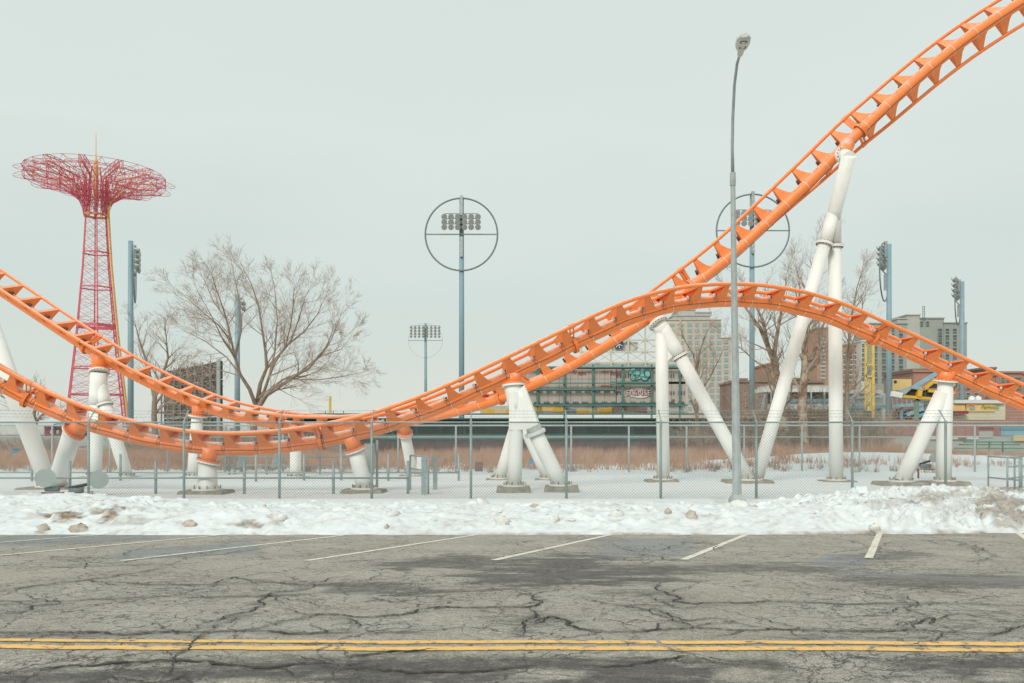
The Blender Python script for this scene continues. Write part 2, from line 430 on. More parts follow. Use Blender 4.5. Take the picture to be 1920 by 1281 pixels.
def road_material():
    m = bpy.data.materials.new('cracked_asphalt'); m.use_nodes = True
    n = m.node_tree; b = n.nodes['Principled BSDF']; L = n.links.new
    t = n.nodes.new('ShaderNodeTexCoord')
    def noise(scale, det=5, rough=.6, vec=None):
        x = n.nodes.new('ShaderNodeTexNoise'); x.inputs['Scale'].default_value = scale; x.inputs['Detail'].default_value = det
        x.inputs['Roughness'].default_value = rough; L(vec or t.outputs['Object'], x.inputs['Vector']); return x
    def ramp(src, stops):
        r = n.nodes.new('ShaderNodeValToRGB'); L(src, r.inputs[0])
        el = r.color_ramp.elements
        el[0].position, el[0].color = stops[0][0], (*stops[0][1], 1)
        el[1].position, el[1].color = stops[-1][0], (*stops[-1][1], 1)
        for p, c in stops[1:-1]: q = el.new(p); q.color = (*c, 1)
        return r
    def mix(f, a, c, mode='MIX'):
        x = n.nodes.new('ShaderNodeMix'); x.data_type = 'RGBA'; x.blend_type = mode
        if isinstance(f, float): x.inputs[0].default_value = f
        else: L(f, x.inputs[0])
        for i, s in ((6, a), (7, c)):
            if isinstance(s, tuple): x.inputs[i].default_value = (*s, 1)
            else: L(s, x.inputs[i])
        return x.outputs[2]
    base = ramp(noise(0.8, 6).outputs[0], [(0.3, (0.385, 0.35, 0.29)), (0.7, (0.50, 0.465, 0.40))])
    grit = ramp(noise(95, 3, .8).outputs[0], [(0.28, (0.42, 0.42, 0.42)), (0.5, (0.88, 0.88, 0.88)), (0.6, (1.3, 1.3, 1.3)), (0.72, (2.1, 2.1, 2.1))])
    mid = ramp(noise(9, 5, .7).outputs[0], [(0.3, (0.8, 0.8, 0.8)), (0.7, (1.15, 1.15, 1.15))])
    c = mix(1.0, base.outputs[0], mid.outputs[0], 'MULTIPLY')
    aw = n.nodes.new('ShaderNodeAttribute'); aw.attribute_name = 'wet'
    ap = n.nodes.new('ShaderNodeAttribute'); ap.attribute_name = 'patch'
    c = mix(ap.outputs['Fac'], c, (0.30, 0.31, 0.30))
    mpw = n.nodes.new('ShaderNodeMapping'); mpw.inputs['Scale'].default_value = (1, 2.2, 1); L(t.outputs['Object'], mpw.inputs[0]); wn = noise(3.4, 12, .86, mpw.outputs[0]); ws = n.nodes.new('ShaderNodeMath'); ws.operation = 'MULTIPLY_ADD'
    L(wn.outputs[0], ws.inputs[0]); ws.inputs[1].default_value = 3.4; 
    sb = n.nodes.new('ShaderNodeMath'); sb.operation = 'SUBTRACT'; L(aw.outputs['Fac'], sb.inputs[0]); sb.inputs[1].default_value = 1.72
    L(sb.outputs[0], ws.inputs[2])
    wr = n.nodes.new('ShaderNodeMapRange'); L(ws.outputs[0], wr.inputs[0]); wr.inputs[1].default_value = 0.30; wr.inputs[2].default_value = 0.95
    gate = n.nodes.new('ShaderNodeMath'); gate.operation = 'MULTIPLY'; L(wr.outputs[0], gate.inputs[0])
    g2 = n.nodes.new('ShaderNodeMapRange'); L(aw.outputs['Fac'], g2.inputs[0]); g2.inputs[2].default_value = 0.25; L(g2.outputs[0], gate.inputs[1])
    st = noise(5, 8, .8, mpw.outputs[0]); sr = ramp(st.outputs[0], [(0.35, (0.065, 0.058, 0.05)), (0.65, (0.17, 0.158, 0.138))]); c = mix(gate.outputs[0], c, sr.outputs[0])
    # fine alligator cracks
    dn = noise(2.5, 4); 
    dv = n.nodes.new('ShaderNodeVectorMath'); dv.operation = 'MULTIPLY_ADD'; L(dn.outputs[1], dv.inputs[0]); dv.inputs[1].default_value = (.55, .55, .55); L(t.outputs['Object'], dv.inputs[2])
    fac = None
    for scale, w, gs, lo in ((0.75, 0.012, 0.5, 0.36), (2.1, 0.02, 0.35, 0.43), (5.0, 0.04, 0.6, 0.46)):
        v = n.nodes.new('ShaderNodeTexVoronoi'); v.feature = 'DISTANCE_TO_EDGE'; v.inputs['Scale'].default_value = scale
        L(dv.outputs[0], v.inputs['Vector'])
        r = n.nodes.new('ShaderNodeMapRange'); L(v.outputs['Distance'], r.inputs[0]); r.inputs[1].default_value = w * .3; r.inputs[2].default_value = w
        r.inputs[3].default_value = 1; r.inputs[4].default_value = 0
        gn = noise(gs, 3); gr = n.nodes.new('ShaderNodeMapRange'); L(gn.outputs[0], gr.inputs[0]); gr.inputs[1].default_value = lo; gr.inputs[2].default_value = lo + .12
        mu = n.nodes.new('ShaderNodeMath'); mu.operation = 'MULTIPLY'; L(r.outputs[0], mu.inputs[0]); L(gr.outputs[0], mu.inputs[1])
        if fac is None: fac = mu.outputs[0]
        else:
            mm = n.nodes.new('ShaderNodeMath'); mm.operation = 'MAXIMUM'; L(fac, mm.inputs[0]); L(mu.outputs[0], mm.inputs[1]); fac = mm.outputs[0]
    fs = n.nodes.new('ShaderNodeMath'); fs.operation = 'MULTIPLY'; L(fac, fs.inputs[0]); fs.inputs[1].default_value = .8
    c = mix(fs.outputs[0], c, (0.055, 0.045, 0.038))
    c = mix(1.0, c, grit.outputs[0], 'MULTIPLY')
    g3 = ramp(noise(34, 4, .8).outputs[0], [(0.3, (0.6, 0.6, 0.6)), (0.5, (0.97, 0.97, 0.97)), (0.7, (1.4, 1.4, 1.4))])
    c = mix(1.0, c, g3.outputs[0], 'MULTIPLY')
    L(c, b.inputs['Base Color'])
    rr = n.nodes.new('ShaderNodeMapRange'); L(gate.outputs[0], rr.inputs[0]); rr.inputs[3].default_value = 0.9; rr.inputs[4].default_value = 0.6
    rb = n.nodes.new('ShaderNodeMath'); rb.operation = 'MULTIPLY_ADD'; L(ap.outputs['Fac'], rb.inputs[0]); rb.inputs[1].default_value = -0.3; L(rr.outputs[0], rb.inputs[2])
    L(rb.outputs[0], b.inputs['Roughness'])
    hb = noise(70, 4, .8); bp = n.nodes.new('ShaderNodeBump'); bp.inputs['Strength'].default_value = .9; bp.inputs['Distance'].default_value = .012
    L(hb.outputs[0], bp.inputs['Height']); L(bp.outputs[0], b.inputs['Normal'])
    return m
M['road'] = road_material()
road = struct(grid_mesh('road', axis(-220, 220, -13, 13, 0.05), axis(-60, 21.6, 5.8, 21.2, 0.05), road_z, M['road'],
                        {'wet': wet_mask, 'patch': patch_mask}))

# hand-laid main cracks, thin irregular strips
def crack_strip(mb, pts, w0, w1, seed):
    rd = random.Random(seed)
    P3 = [road_pt(x, y) for x, y in pts]
    # fractal subdivision
    for it in range(4):
        Q = [P3[0]]
        for a, b in zip(P3, P3[1:]):
            d = b - a; n_ = Vector((-d.y, d.x, 0)) * rd.uniform(-.17, .17)
            m_ = (a + b) / 2 + n_
            Q += [m_, b]
        P3 = Q
    vs = []; fs = []
    N = len(P3)
    for i, p in enumerate(P3):
        d = (P3[min(i + 1, N - 1)] - P3[max(i - 1, 0)]); d.z = 0
        if d.length < 1e-6: d = Vector((1, 0, 0))
        d.normalize(); s = Vector((-d.y, d.x, 0))
        f = min(1, 4 * i / N, 4 * (N - 1 - i) / N) * .8 + .2
        w = (w0 + (w1 - w0) * i / N) * rd.uniform(.35, 1.5) * f
        for q in (p + s * w * .5, p - s * w * .5):
            vs.append((q.x, q.y, EYE - float(road_h(np.array(q.y))) + .011))
    for i in range(N - 1): fs.append((2 * i, 2 * i + 1, 2 * i + 3, 2 * i + 2))
    mb.add(vs, fs)
M['crack'] = mat('crack_dark_fill', (0.055, 0.045, 0.04), 0.95, 0.3, 6)  # plain dark colour of the crack strips
cr = MB()
for i, (p, a, b_) in enumerate(CR): crack_strip(cr, p, a * .8, b_ * .8, 40 + i)
rd = random.Random(5)
for i in range(90):     # short branches
    p = random.Random(900 + i).choice(CR)[0]; k = rd.randrange(len(p)); x, y = p[k]
    q = [(x, y)]; dx = rd.choice((-1, 1)) * rd.uniform(15, 50); dy = rd.uniform(-9, 9)
    for s in range(3): x += dx * rd.uniform(.5, 1.2); y += dy + rd.uniform(-4, 4); q.append((x, min(max(y, 1015), 1290)))
    crack_strip(cr, q, .02, .008, 300 + i)
struct(cr.build('road_cracks', M['crack']))

# painted lines
def paint_mat(name, col, lo):
    m = bpy.data.materials.new(name); m.use_nodes = True; n = m.node_tree; b = n.nodes['Principled BSDF']
    b.inputs['Roughness'].default_value = .8
    t = n.nodes.new('ShaderNodeTexCoord'); x = n.nodes.new('ShaderNodeTexNoise'); x.inputs['Scale'].default_value = 7; x.inputs['Detail'].default_value = 8; x.inputs['Roughness'].default_value = .75
    n.links.new(t.outputs['Object'], x.inputs['Vector'])
    r = n.nodes.new('ShaderNodeValToRGB'); n.links.new(x.outputs[0], r.inputs[0])
    r.color_ramp.elements[0].position = lo; r.color_ramp.elements[0].color = (.2, .18, .15, 1)
    r.color_ramp.elements[1].position = lo + .05; r.color_ramp.elements[1].color = (*[c * .88 for c in col], 1)
    q = r.color_ramp.elements.new(lo + .25); q.color = (*col, 1)
    n.links.new(r.outputs[0], b.inputs['Base Color'])
    g = n.nodes.new('ShaderNodeTexNoise'); g.inputs['Scale'].default_value = 80; n.links.new(t.outputs['Object'], g.inputs['Vector'])
    bp = n.nodes.new('ShaderNodeBump'); bp.inputs['Strength'].default_value = .5; bp.inputs['Distance'].default_value = .01
    n.links.new(g.outputs[0], bp.inputs['Height']); n.links.new(bp.outputs[0], b.inputs['Normal'])
    return m
M['yline'] = paint_mat('worn_yellow_road_paint', (0.95, 0.57, 0.18), .40)
M['wline'] = paint_mat('worn_white_road_paint', (0.84, 0.80, 0.66), .37)
def strip(name, a, b, w, m, n=60, jag=.006, breaks=()):
    """flat painted strip between two road points"""
    vs = []; fs = []; rd = random.Random(hash(name) % 99 + int(a.x * 10))
    d = (b - a); d.z = 0; s = Vector((-d.y, d.x, 0)).normalized() * w / 2
    for i in range(n + 1):
        p = a.lerp(b, i / n)
        for sg in (1, -1):
            q = p + s * sg * (1 + rd.uniform(-jag, jag) / w * 2) + Vector((0, .014 * math.sin(p.x * .9) + .010 * math.sin(p.x * 2.7 + 1) + .006 * math.sin(p.x * 7.1), 0)) * (1 if n > 100 else 0)
            vs.append((q.x, q.y, EYE - float(road_h(np.array(q.y))) + .007))
    for i in range(n):
        if any(lo < i / n < hi for lo, hi in breaks): continue
        fs.append((2 * i, 2 * i + 1, 2 * i + 3, 2 * i + 2))
    me = MB().add(vs, fs).mesh(name, m)
    return struct(link(name, me))
for (y0, y1, bk) in ((1202, 1208, ((.4165, .4175), (.5655, .5665))), (1214.5, 1219.5, ((.4145, .4160), (.566, .568)))):
    a = road_pt(0, y0); b = road_pt(1920, y1)
    d = (b - a)
    strip('yellow_centre_line', a - d * .6, b + d * .6, .115, M['yline'], 500, .007, bk)
for (x0, y0, x1, y1) in ((1629, 1047, 1652, 995), (1282, 1050, 1404, 1001), (926, 1051, 1146, 1003), (575, 1052, 870, 1007), (228, 1052, 612, 1008), (-120, 1053, 400, 1005), (-475, 1054, 152, 1006), (1975, 1046, 1898, 992)):
    a = road_pt(x0, y0); b = road_pt(x1, y1)
    strip('stall_line', a, b + (b - a) * .12, .135, M['wline'], 24, .005)

# ------------------------------------------------------------------ snow verge and field
def edge_y(X):   # where the snow bank meets the asphalt
    return 20.15 + 0.18 * (fbm(X * .5, X * 0 + 3, 3, 21) - .5) + .35 * (fbm(X * 2.3, X * 0 + 7, 3, 22) - .5) - 0.0 * X + np.where(X > 6, (X - 6) * .09, 0) + np.where(X < -6, 0.04 * (X + 6), 0) * 0
def mound(X, Y, cx, cy, rx, ry, h):
    d = ((X - cx) / rx) ** 2 + ((Y - cy) / ry) ** 2
    return h * np.exp(-d * 1.3)
def snow_z(X, Y):
    e0 = edge_y(X)
    t = Y - e0
    base = -.37 + .37 * sstep(-.02, 1.6, t) ** .8
    lip = .07 * sstep(-.02, .12, t)
    bank = sstep(0, .5, t) * sstep(27, 24.6, Y)
    right = sstep(6.8, 9.5, X)
    left = sstep(-6, -9, X)
    z = base + lip * sstep(1.8, .4, t)
    n1 = fbm(X * .8, Y * 1.3, 4, 31); n2 = fbm(X * 2.4, Y * 3.6, 4, 32); n3 = fbm(X * 6.5, Y * 9, 3, 33)
    n4 = 1 - np.abs(2 * fbm(X * 2.2, Y * 3.1, 4, 35) - 1)
    z = z + bank * (.15 * (n1 - .5) + .05 * (n2 - .5) + .018 * (n3 - .5)) + bank * .07 * sstep(.64, .76, n2) * sstep(26.3, 25.2, Y)
    z = z + bank * sstep(23.8, 22.5, Y) * (.02 + .05 * n2)
    n5 = np.abs(2 * fbm(X * 1.6 + 9, Y * 2.4, 4, 37) - 1)
    z = z - bank * (.025 + .13 * right) * sstep(.16, .0, n5) * (.4 + n2) + bank * .012 * (fbm(X * 14, Y * 18, 2, 38) - .5)
    z = z + bank * (right * 1.0 + .04) * (.30 * (n4 - .6) + .16 * (n3 - .5))
    z = z + mound(X, Y, 11.5, 24.1, 4.2, 1.6, .42) + mound(X, Y, 14.5, 24.3, 3, 1.8, .12) + mound(X, Y, 8.2, 21.6, 2.2, .9, .16)
    z = z + mound(X, Y, -13.2, 24.3, 4.2, 1.5, .33) + mound(X, Y, -10.6, 22.6, 1.5, .8, .17) + mound(X, Y, -7.0, 21.5, .9, .6, .17)
    z = z + sstep(27, 30, Y) * (.10 * (fbm(X * .25, Y * .25, 3, 41) - .5) + .03 * (fbm(X * 2, Y * 2, 3, 43) - .5))
    z = z + sstep(44, 50, Y) * (.35 * fbm(X * .09, Y * .2, 3, 44))
    z = z + mound(X, Y, 20, 50, 9, 3.5, .8) + mound(X, Y, 30, 49, 5, 3, .4)
    sink = sstep(.0, -.12, t)
    return z - sink * .5
def dirt_mask(X, Y, Z):
    px, py = to_px(X, Y, Z)
    n = fbm(X * 2, Y * 4, 5, 51) - .5; n2 = fbm(X * 8, Y * 12, 3, 53) - .5
    t = Y - edge_y(X)
    w = 0 * X
    for cx, cy, rx, ry, s in ((118, 971, 44, 12, 1), (205, 960, 34, 14, 1), (235, 975, 60, 14, .45), (70, 968, 30, 8, .35), (465, 984, 36, 9, .75), (515, 975, 18, 12, .5),
                              (355, 985, 16, 5, .6), (75, 995, 12, 5, .7), (148, 994, 18, 6, .5), (1740, 935, 46, 13, .65), (1700, 940, 60, 10, .4), (1880, 955, 60, 34, .75), (1900, 980, 60, 12, .6), (1820, 925, 90, 9, .6),
                              (1350, 940, 15, 6, .3), (1790, 950, 60, 18, .3), (1650, 945, 40, 10, .4), (1880, 918, 60, 6, .8)):
        d = ((px - cx) / rx) ** 2 + ((py - cy) / ry) ** 2
        w = np.maximum(w, s * np.clip(1.3 - d + n * 3 + n2 * 1.5, 0, 1))
    w = np.maximum(w, sstep(.22, .02, t) * np.clip(.55 + n * 2, 0, 1) * sstep(-8, 2, X))
    w = np.maximum(w, .40 * np.clip(n * 3 + n2 * 3.0 - .25, 0, 1) * sstep(27, 25, Y))
    w = np.maximum(w, .12 * sstep(24.5, 21, Y) * np.clip(.5 + n * 3, 0, 1))
    return w
def snow_material():
    m = bpy.data.materials.new('old_snow'); m.use_nodes = True; n = m.node_tree; b = n.nodes['Principled BSDF']; L = n.links.new
    b.inputs['Roughness'].default_value = .75
    t = n.nodes.new('ShaderNodeTexCoord')
    a = n.nodes.new('ShaderNodeAttribute'); a.attribute_name = 'dirt'
    x = n.nodes.new('ShaderNodeTexNoise'); x.inputs['Scale'].default_value = 5; x.inputs['Detail'].default_value = 8; L(t.outputs['Object'], x.inputs['Vector'])
    r = n.nodes.new('ShaderNodeValToRGB'); L(x.outputs[0], r.inputs[0])
    r.color_ramp.elements[0].position = .3; r.color_ramp.elements[0].color = (.70, .745, .74, 1)
    r.color_ramp.elements[1].position = .65; r.color_ramp.elements[1].color = (.80, .83, .82, 1)
    d = n.nodes.new('ShaderNodeValToRGB'); L(x.outputs[0], d.inputs[0])
    d.color_ramp.elements[0].position = .35; d.color_ramp.elements[0].color = (.17, .11, .07, 1)
    d.color_ramp.elements[1].position = .7; d.color_ramp.elements[1].color = (.46, .38, .28, 1)
    mi = n.nodes.new('ShaderNodeMix'); mi.data_type = 'RGBA'; L(a.outputs['Fac'], mi.inputs[0]); L(r.outputs[0], mi.inputs[6]); L(d.outputs[0], mi.inputs[7])
    L(mi.outputs[2], b.inputs['Base Color'])
    h = n.nodes.new('ShaderNodeTexNoise'); h.inputs['Scale'].default_value = 8; h.inputs['Detail'].default_value = 8; L(t.outputs['Object'], h.inputs['Vector'])
    bp = n.nodes.new('ShaderNodeBump'); bp.inputs['Strength'].default_value = .5; bp.inputs['Distance'].default_value = .03
    L(h.outputs[0], bp.inputs['Height']); L(bp.outputs[0], b.inputs['Normal'])
    return m
M['snow'] = snow_material()
ys = np.concatenate([np.arange(19.7, 25.2, .035), np.arange(25.2, 29, .12), np.arange(29, 62, .5)])
struct(grid_mesh('snow_ground', axis(-160, 160, -15.5, 15.5, .045, 1.25), ys, snow_z, M['snow'], {'dirt': dirt_mask}))
M['farground'] = mat('far_ground', (0.30, 0.24, 0.19), 0.95, .2, .05, col2=(.6, .58, .54), v2=(.5, .62))
struct(grid_mesh('ground', np.array([-3000, -600, -160, 0, 160, 600, 3000.]), np.array([61.4, 100, 200, 600, 2000, 4500.]), lambda X, Y: X * 0 - .06, M['farground'], smooth=False))
struct(grid_mesh('verge_base', np.array([-3000, -160, 0, 160, 3000.]), np.array([-60, 5, 20, 40, 61.5]), lambda X, Y: X * 0 - 1.1, M['farground'], smooth=False))

def ground_z(x, y):
    return float(snow_z(np.array([float(x)]), np.array([float(y)]))[0])

def chunk_mesh(seed, r):
    rd = random.Random(seed); vs = []; fs = []; n = 9; k = 6
    for j in range(k + 1):
        ph = math.pi * j / k
        for i in range(n):
            th = 2 * math.pi * i / n
            q = r * (1 + rd.uniform(-.34, .22)) * (1 + .25 * math.sin(2 * th + seed) * math.sin(ph))
            vs.append((q * math.sin(ph) * math.cos(th), q * math.sin(ph) * math.sin(th) * .9, q * math.cos(ph) * .75))
    for j in range(k):
        for i in range(n):
            fs.append((j * n + i, j * n + (i + 1) % n, (j + 1) * n + (i + 1) % n, (j + 1) * n + i))
    return MB().add(vs, fs)
CH = [(1005, 952, .15, 0, 'tan lump of dirty snow high on the bank below the front A-shaped support'),
      (944, 978, .17, 1, 'tan lump of old snow low on the bank below the front A-shaped support'),
      (1157, 967, .18, 1, 'grey and tan snow lump with a dark hollow on the bank'),
      (1253, 962, .14, 0, 'brownish round snow lump left of the street lamp, nearer the fence'),
      (1297, 970, .19, 0, 'large brown dirt-streaked snow lump just left of the street lamp foot'),
      (1388, 950, .24, 1, 'smooth pale snow lump leaning against the street lamp foot'),
      (905, 945, .20, 1, 'pale grey snow lump right below the front fence in the middle of the picture'),
      (1640, 988, .17, 1, 'pale rounded snow block at the head of the short parking line on the right'),
      (525, 972, .2, 1, 'grey snow lump next to the long brown-stained ridge on the left bank'),
      (82, 992, .16, 0, 'small brown-bottomed snow lump at the road edge far left'),
      (150, 992, .2, 0, 'wide brown-stained snow lump at the road edge below the dark snow pocket'),
      (725, 990, .09, 0, 'small brown pebble-like snow lump low on the bank left of centre'),
      (355, 984, .17, 0, 'flat reddish-brown snow lump at the road edge on the left'),
      (1040, 975, .12, 1, 'small pale snow lump right of the tan lump below the A-shaped support'),
      (735, 966, .2, 1, 'soft rounded white snow lump on the bank left of centre')]
for i, (px, py, r, w, lab) in enumerate(CH):
    # find the bank point seen there
    best = min((abs(to_px(0, yy, ground_z(GX(px, yy), yy))[1] - py), yy) for yy in np.arange(20.3, 26.8, .1))
    yy = best[1]; x = GX(px, yy)
    me = chunk_mesh(i + 60, r).mesh('snow_chunk', M['chunk_white'] if w else M['chunk'], True)
    o = link('snow_chunk', me, None, (x, yy, ground_z(x, yy) + r * .25)); o.location.z -= r * .25; o.rotation_euler = (.3, .2, i * 1.3); tag(o, lab, 'snow lump', 'lumps of old snow on the roadside bank')
small = [chunk_mesh(200 + i, .07).mesh('snow_clod', M['chunk_white'] if i % 3 else M['chunk'], True) for i in range(6)]
rd = random.Random(77)
for i in range(84):
    x = rd.uniform(-14, 14) if i < 34 else rd.uniform(6.5, 13.5); yy = rd.uniform(20.5, 24.6) if i < 34 else rd.uniform(21.5, 24.8)
    o = link('snow_clod', small[i % 6], None, (x, yy, ground_z(x, yy) + .012)); s = rd.uniform(.35, 1.15); o.scale = (s * 1.2, s, s * .6); o.rotation_euler = (0, 0, rd.uniform(0, 6))
    tag(o, 'fist-sized clod of crusty snow strewn over the roadside bank', 'snow clod', 'small snow clods on the bank')

# ------------------------------------------------------------------ coaster tracks
SP_R, RAIL_R, RAIL_U, GAUGE = .225, .075, .52, .70
def catmull(K, per=8):
    K = [np.array(k, float) for k in K]; out = []
    K = [2 * K[0] - K[1]] + K + [2 * K[-1] - K[-2]]
    for i in range(1, len(K) - 2):
        p0, p1, p2, p3 = K[i - 1:i + 3]
        t0 = 0; t1 = np.linalg.norm(p1[:2] - p0[:2]) ** .5; t2 = t1 + np.linalg.norm(p2[:2] - p1[:2]) ** .5; t3 = t2 + np.linalg.norm(p3[:2] - p2[:2]) ** .5
        for s in range(per):
            t = t1 + (t2 - t1) * s / per
            A1 = (t1 - t) / (t1 - t0) * p0 + (t - t0) / (t1 - t0) * p1; A2 = (t2 - t) / (t2 - t1) * p1 + (t - t1) / (t2 - t1) * p2; A3 = (t3 - t) / (t3 - t2) * p2 + (t - t2) / (t3 - t2) * p3
            B1 = (t2 - t) / (t2 - t0) * A1 + (t - t0) / (t2 - t0) * A2; B2 = (t3 - t) / (t3 - t1) * A2 + (t - t1) / (t3 - t1) * A3
            out.append((t2 - t) / (t2 - t1) * B1 + (t - t1) / (t2 - t1) * B2)
    out.append(K[-2]); return out
class Track:
    def __init__(s, keys, dep):
        raw = catmull(keys, 6)
        raw = np.array(raw)
        # smooth the surveyed points
        for _ in range(14):
            q = raw.copy(); q[1:-1] = .25 * raw[:-2] + .5 * raw[1:-1] + .25 * raw[2:]; raw = q
        xs = [d[0] for d in dep]
        pts = []; th = []
        for r_ in raw:
            Y = np.interp(r_[0], xs, [d[1] for d in dep]); th.append(np.interp(r_[0], xs, [d[2] for d in dep]))
            pts.append(np.array(P(r_[0], r_[1], Y)))
        pts = np.array(pts); th = np.array(th)
        for _ in range(30):
            q = pts.copy(); q[1:-1] = .25 * pts[:-2] + .5 * pts[1:-1] + .25 * pts[2:]; q[:, 0] = pts[:, 0]; q[:, 2] = pts[:, 2]; pts = q
            t2 = th.copy(); t2[1:-1] = .25 * th[:-2] + .5 * th[1:-1] + .25 * th[2:]; th = t2
        L = np.concatenate([[0], np.cumsum(np.linalg.norm(np.diff(pts, axis=0), axis=1))])
        s.len = L[-1]; n = int(s.len / .25)
        S = np.linspace(0, s.len, n)
        s.S = S; s.p = np.stack([np.interp(S, L, pts[:, k]) for k in range(3)], -1); s.th = np.interp(S, L, th)
        for _ in range(6):
            q = s.p.copy(); q[1:-1] = .25 * s.p[:-2] + .5 * s.p[1:-1] + .25 * s.p[2:]; s.p = q
    def frame(s, d):
        d = min(max(d, .01), s.len - .02)
        p = Vector([np.interp(d, s.S, s.p[:, k]) for k in range(3)])
        a = Vector([np.interp(min(d + .3, s.len), s.S, s.p[:, k]) for k in range(3)]); b = Vector([np.interp(max(d - .3, 0), s.S, s.p[:, k]) for k in range(3)])
        T = (a - b).normalized(); th = R(float(np.interp(d, s.S, s.th)))
        W = Vector((0, 1, 0)); W = (W - T * W.dot(T)).normalized(); V = T.cross(W)
        U = V * math.cos(th) + W * math.sin(th); N = -W * math.cos(th) + V * math.sin(th)
        return p, T, U, N
    def at_px(s, px):
        x = [960 + p[0] * F / p[1] for p in s.p]; return s.S[int(np.argmin([abs(q - px) for q in x]))]
front = Track([(-330, 520), (-220, 590), (-130, 645), (-60, 687), (0, 721), (40, 743), (115, 778), (170, 798), (231, 815), (289, 828), (345, 837), (407, 842), (457, 842), (519, 839), (569, 833), (648, 820), (680, 812), (722, 801), (770, 785), (826, 764), (888, 736), (936, 714), (964, 700), (1025, 671), (1074, 647), (1143, 613), (1198, 591), (1256, 575), (1300, 568), (1352, 564), (1420, 566), (1456, 571), (1508, 581), (1563, 599), (1608, 619), (1627, 628), (1695, 658), (1750, 684), (1802, 709), (1920, 761), (2000, 793), (2100, 828), (2220, 860)],
              [(-330, 27, 12), (0, 29, 11), (100, 29.3, 9), (250, 29.4, 5), (400, 29.3, 1), (680, 29.4, 1), (960, 29.8, 4), (1150, 30.8, 4), (1370, 32.4, 0), (1600, 33.2, 0), (1800, 33.6, 2), (2220, 34, 4)])
rear = Track([(-300, 300), (-200, 395), (-100, 475), (0, 545), (25, 561), (100, 612), (137, 636), (210, 682), (275, 717), (360, 755), (398, 770), (440, 781), (468, 787), (520, 796), (600, 803), (690, 801), (770, 790), (857, 772), (936, 748), (986, 727), (1047, 699), (1109, 664), (1174, 624), (1214, 597), (1262, 562), (1314, 524), (1365, 485), (1407, 446), (1447, 409), (1485, 373), (1520, 339), (1547, 313), (1600, 258), (1640, 220), (1678, 185), (1718, 149), (1760, 113), (1802, 80), (1847, 48), (1893, 18), (1920, 1), (2000, -45), (2100, -90)],
             [(-300, 41, -24), (0, 41, -23), (200, 40, -19), (370, 40, -13), (520, 40, -7), (650, 40, -1), (800, 39.5, 8), (965, 37.2, 18), (1080, 36.6, 26), (1240, 36, 32), (1320, 35.8, 38), (1420, 35.6, 46), (1500, 35.4, 56), (1590, 35.2, 68), (1650, 35, 84), (1750, 34.8, 92), (1920, 34.5, 98), (2100, 34.3, 100)])

def tie_solid(mb, tr, d, sgn):
    """hollow-looking wedge of plate between the two rails and the spine"""
    p, T, U, N = tr.frame(d)
    lv = [(RAIL_U + .02, GAUGE - .03, -.01, .17), (RAIL_U - .09, GAUGE - .07, -.01, .18), (.27, .47, -.03, .26), (.14, .32, -.06, .35), (.03, .222, -.09, .47)]
    def pt(u, n_, t): return p + U * u + N * n_ + T * (sgn * t)
    th = .035
    # side plates
    for side in (1, -1):
        vs = []; fs = []
        for (u, h, t0, t1) in lv:
            vs += [pt(u, side * h, t0), pt(u, side * h, t1), pt(u, side * (h - th), t1), pt(u, side * (h - th), t0)]
        for k in range(len(lv) - 1):
            for i in range(4):
                j = (i + 1) % 4; fs.append((4 * k + i, 4 * k + j, 4 * k + 4 + j, 4 * k + 4 + i))
        fs.append((0, 1, 2, 3)); q = 4 * (len(lv) - 1); fs.append((q + 3, q + 2, q + 1, q))
        mb.add(vs, fs)
    # transverse plate on the square side and the cap bar between the rails
    out = [(u, h - th * .5, t0) for (u, h, t0, t1) in lv]
    vs = [pt(u, h, t0 + .004) for u, h, t0 in out] + [pt(u, -h, t0 + .004) for u, h, t0 in out] + [pt(u, h, t0 + .03) for u, h, t0 in out] + [pt(u, -h, t0 + .03) for u, h, t0 in out]
    n = len(out); fs = []
    for k in range(n - 1):
        fs += [(k, k + 1, n + k + 1, n + k), (2 * n + k, 3 * n + k, 3 * n + k + 1, 2 * n + k + 1)]
    fs += [(0, n, 3 * n, 2 * n), (n - 1, 3 * n - 1, 4 * n - 1, 2 * n - 1)]
    mb.add(vs, fs)
    c0 = p + U * (RAIL_U - .02) + T * (sgn * .08)
    mb.box(c0, (.15, 2 * (GAUGE - .06), .07), Matrix((T, N, U)).transposed())
    return pt
def ring_bolts(mb, c, axis_, r, n, br=.022, ln=.03):
    axis_ = axis_.normalized(); x = axis_.orthogonal().normalized(); y = axis_.cross(x)
    for i in range(n):
        a = 2 * math.pi * i / n; q = c + (x * math.cos(a) + y * math.sin(a)) * r
        mb.tube([q - axis_ * ln, q + axis_ * ln], br, 6)
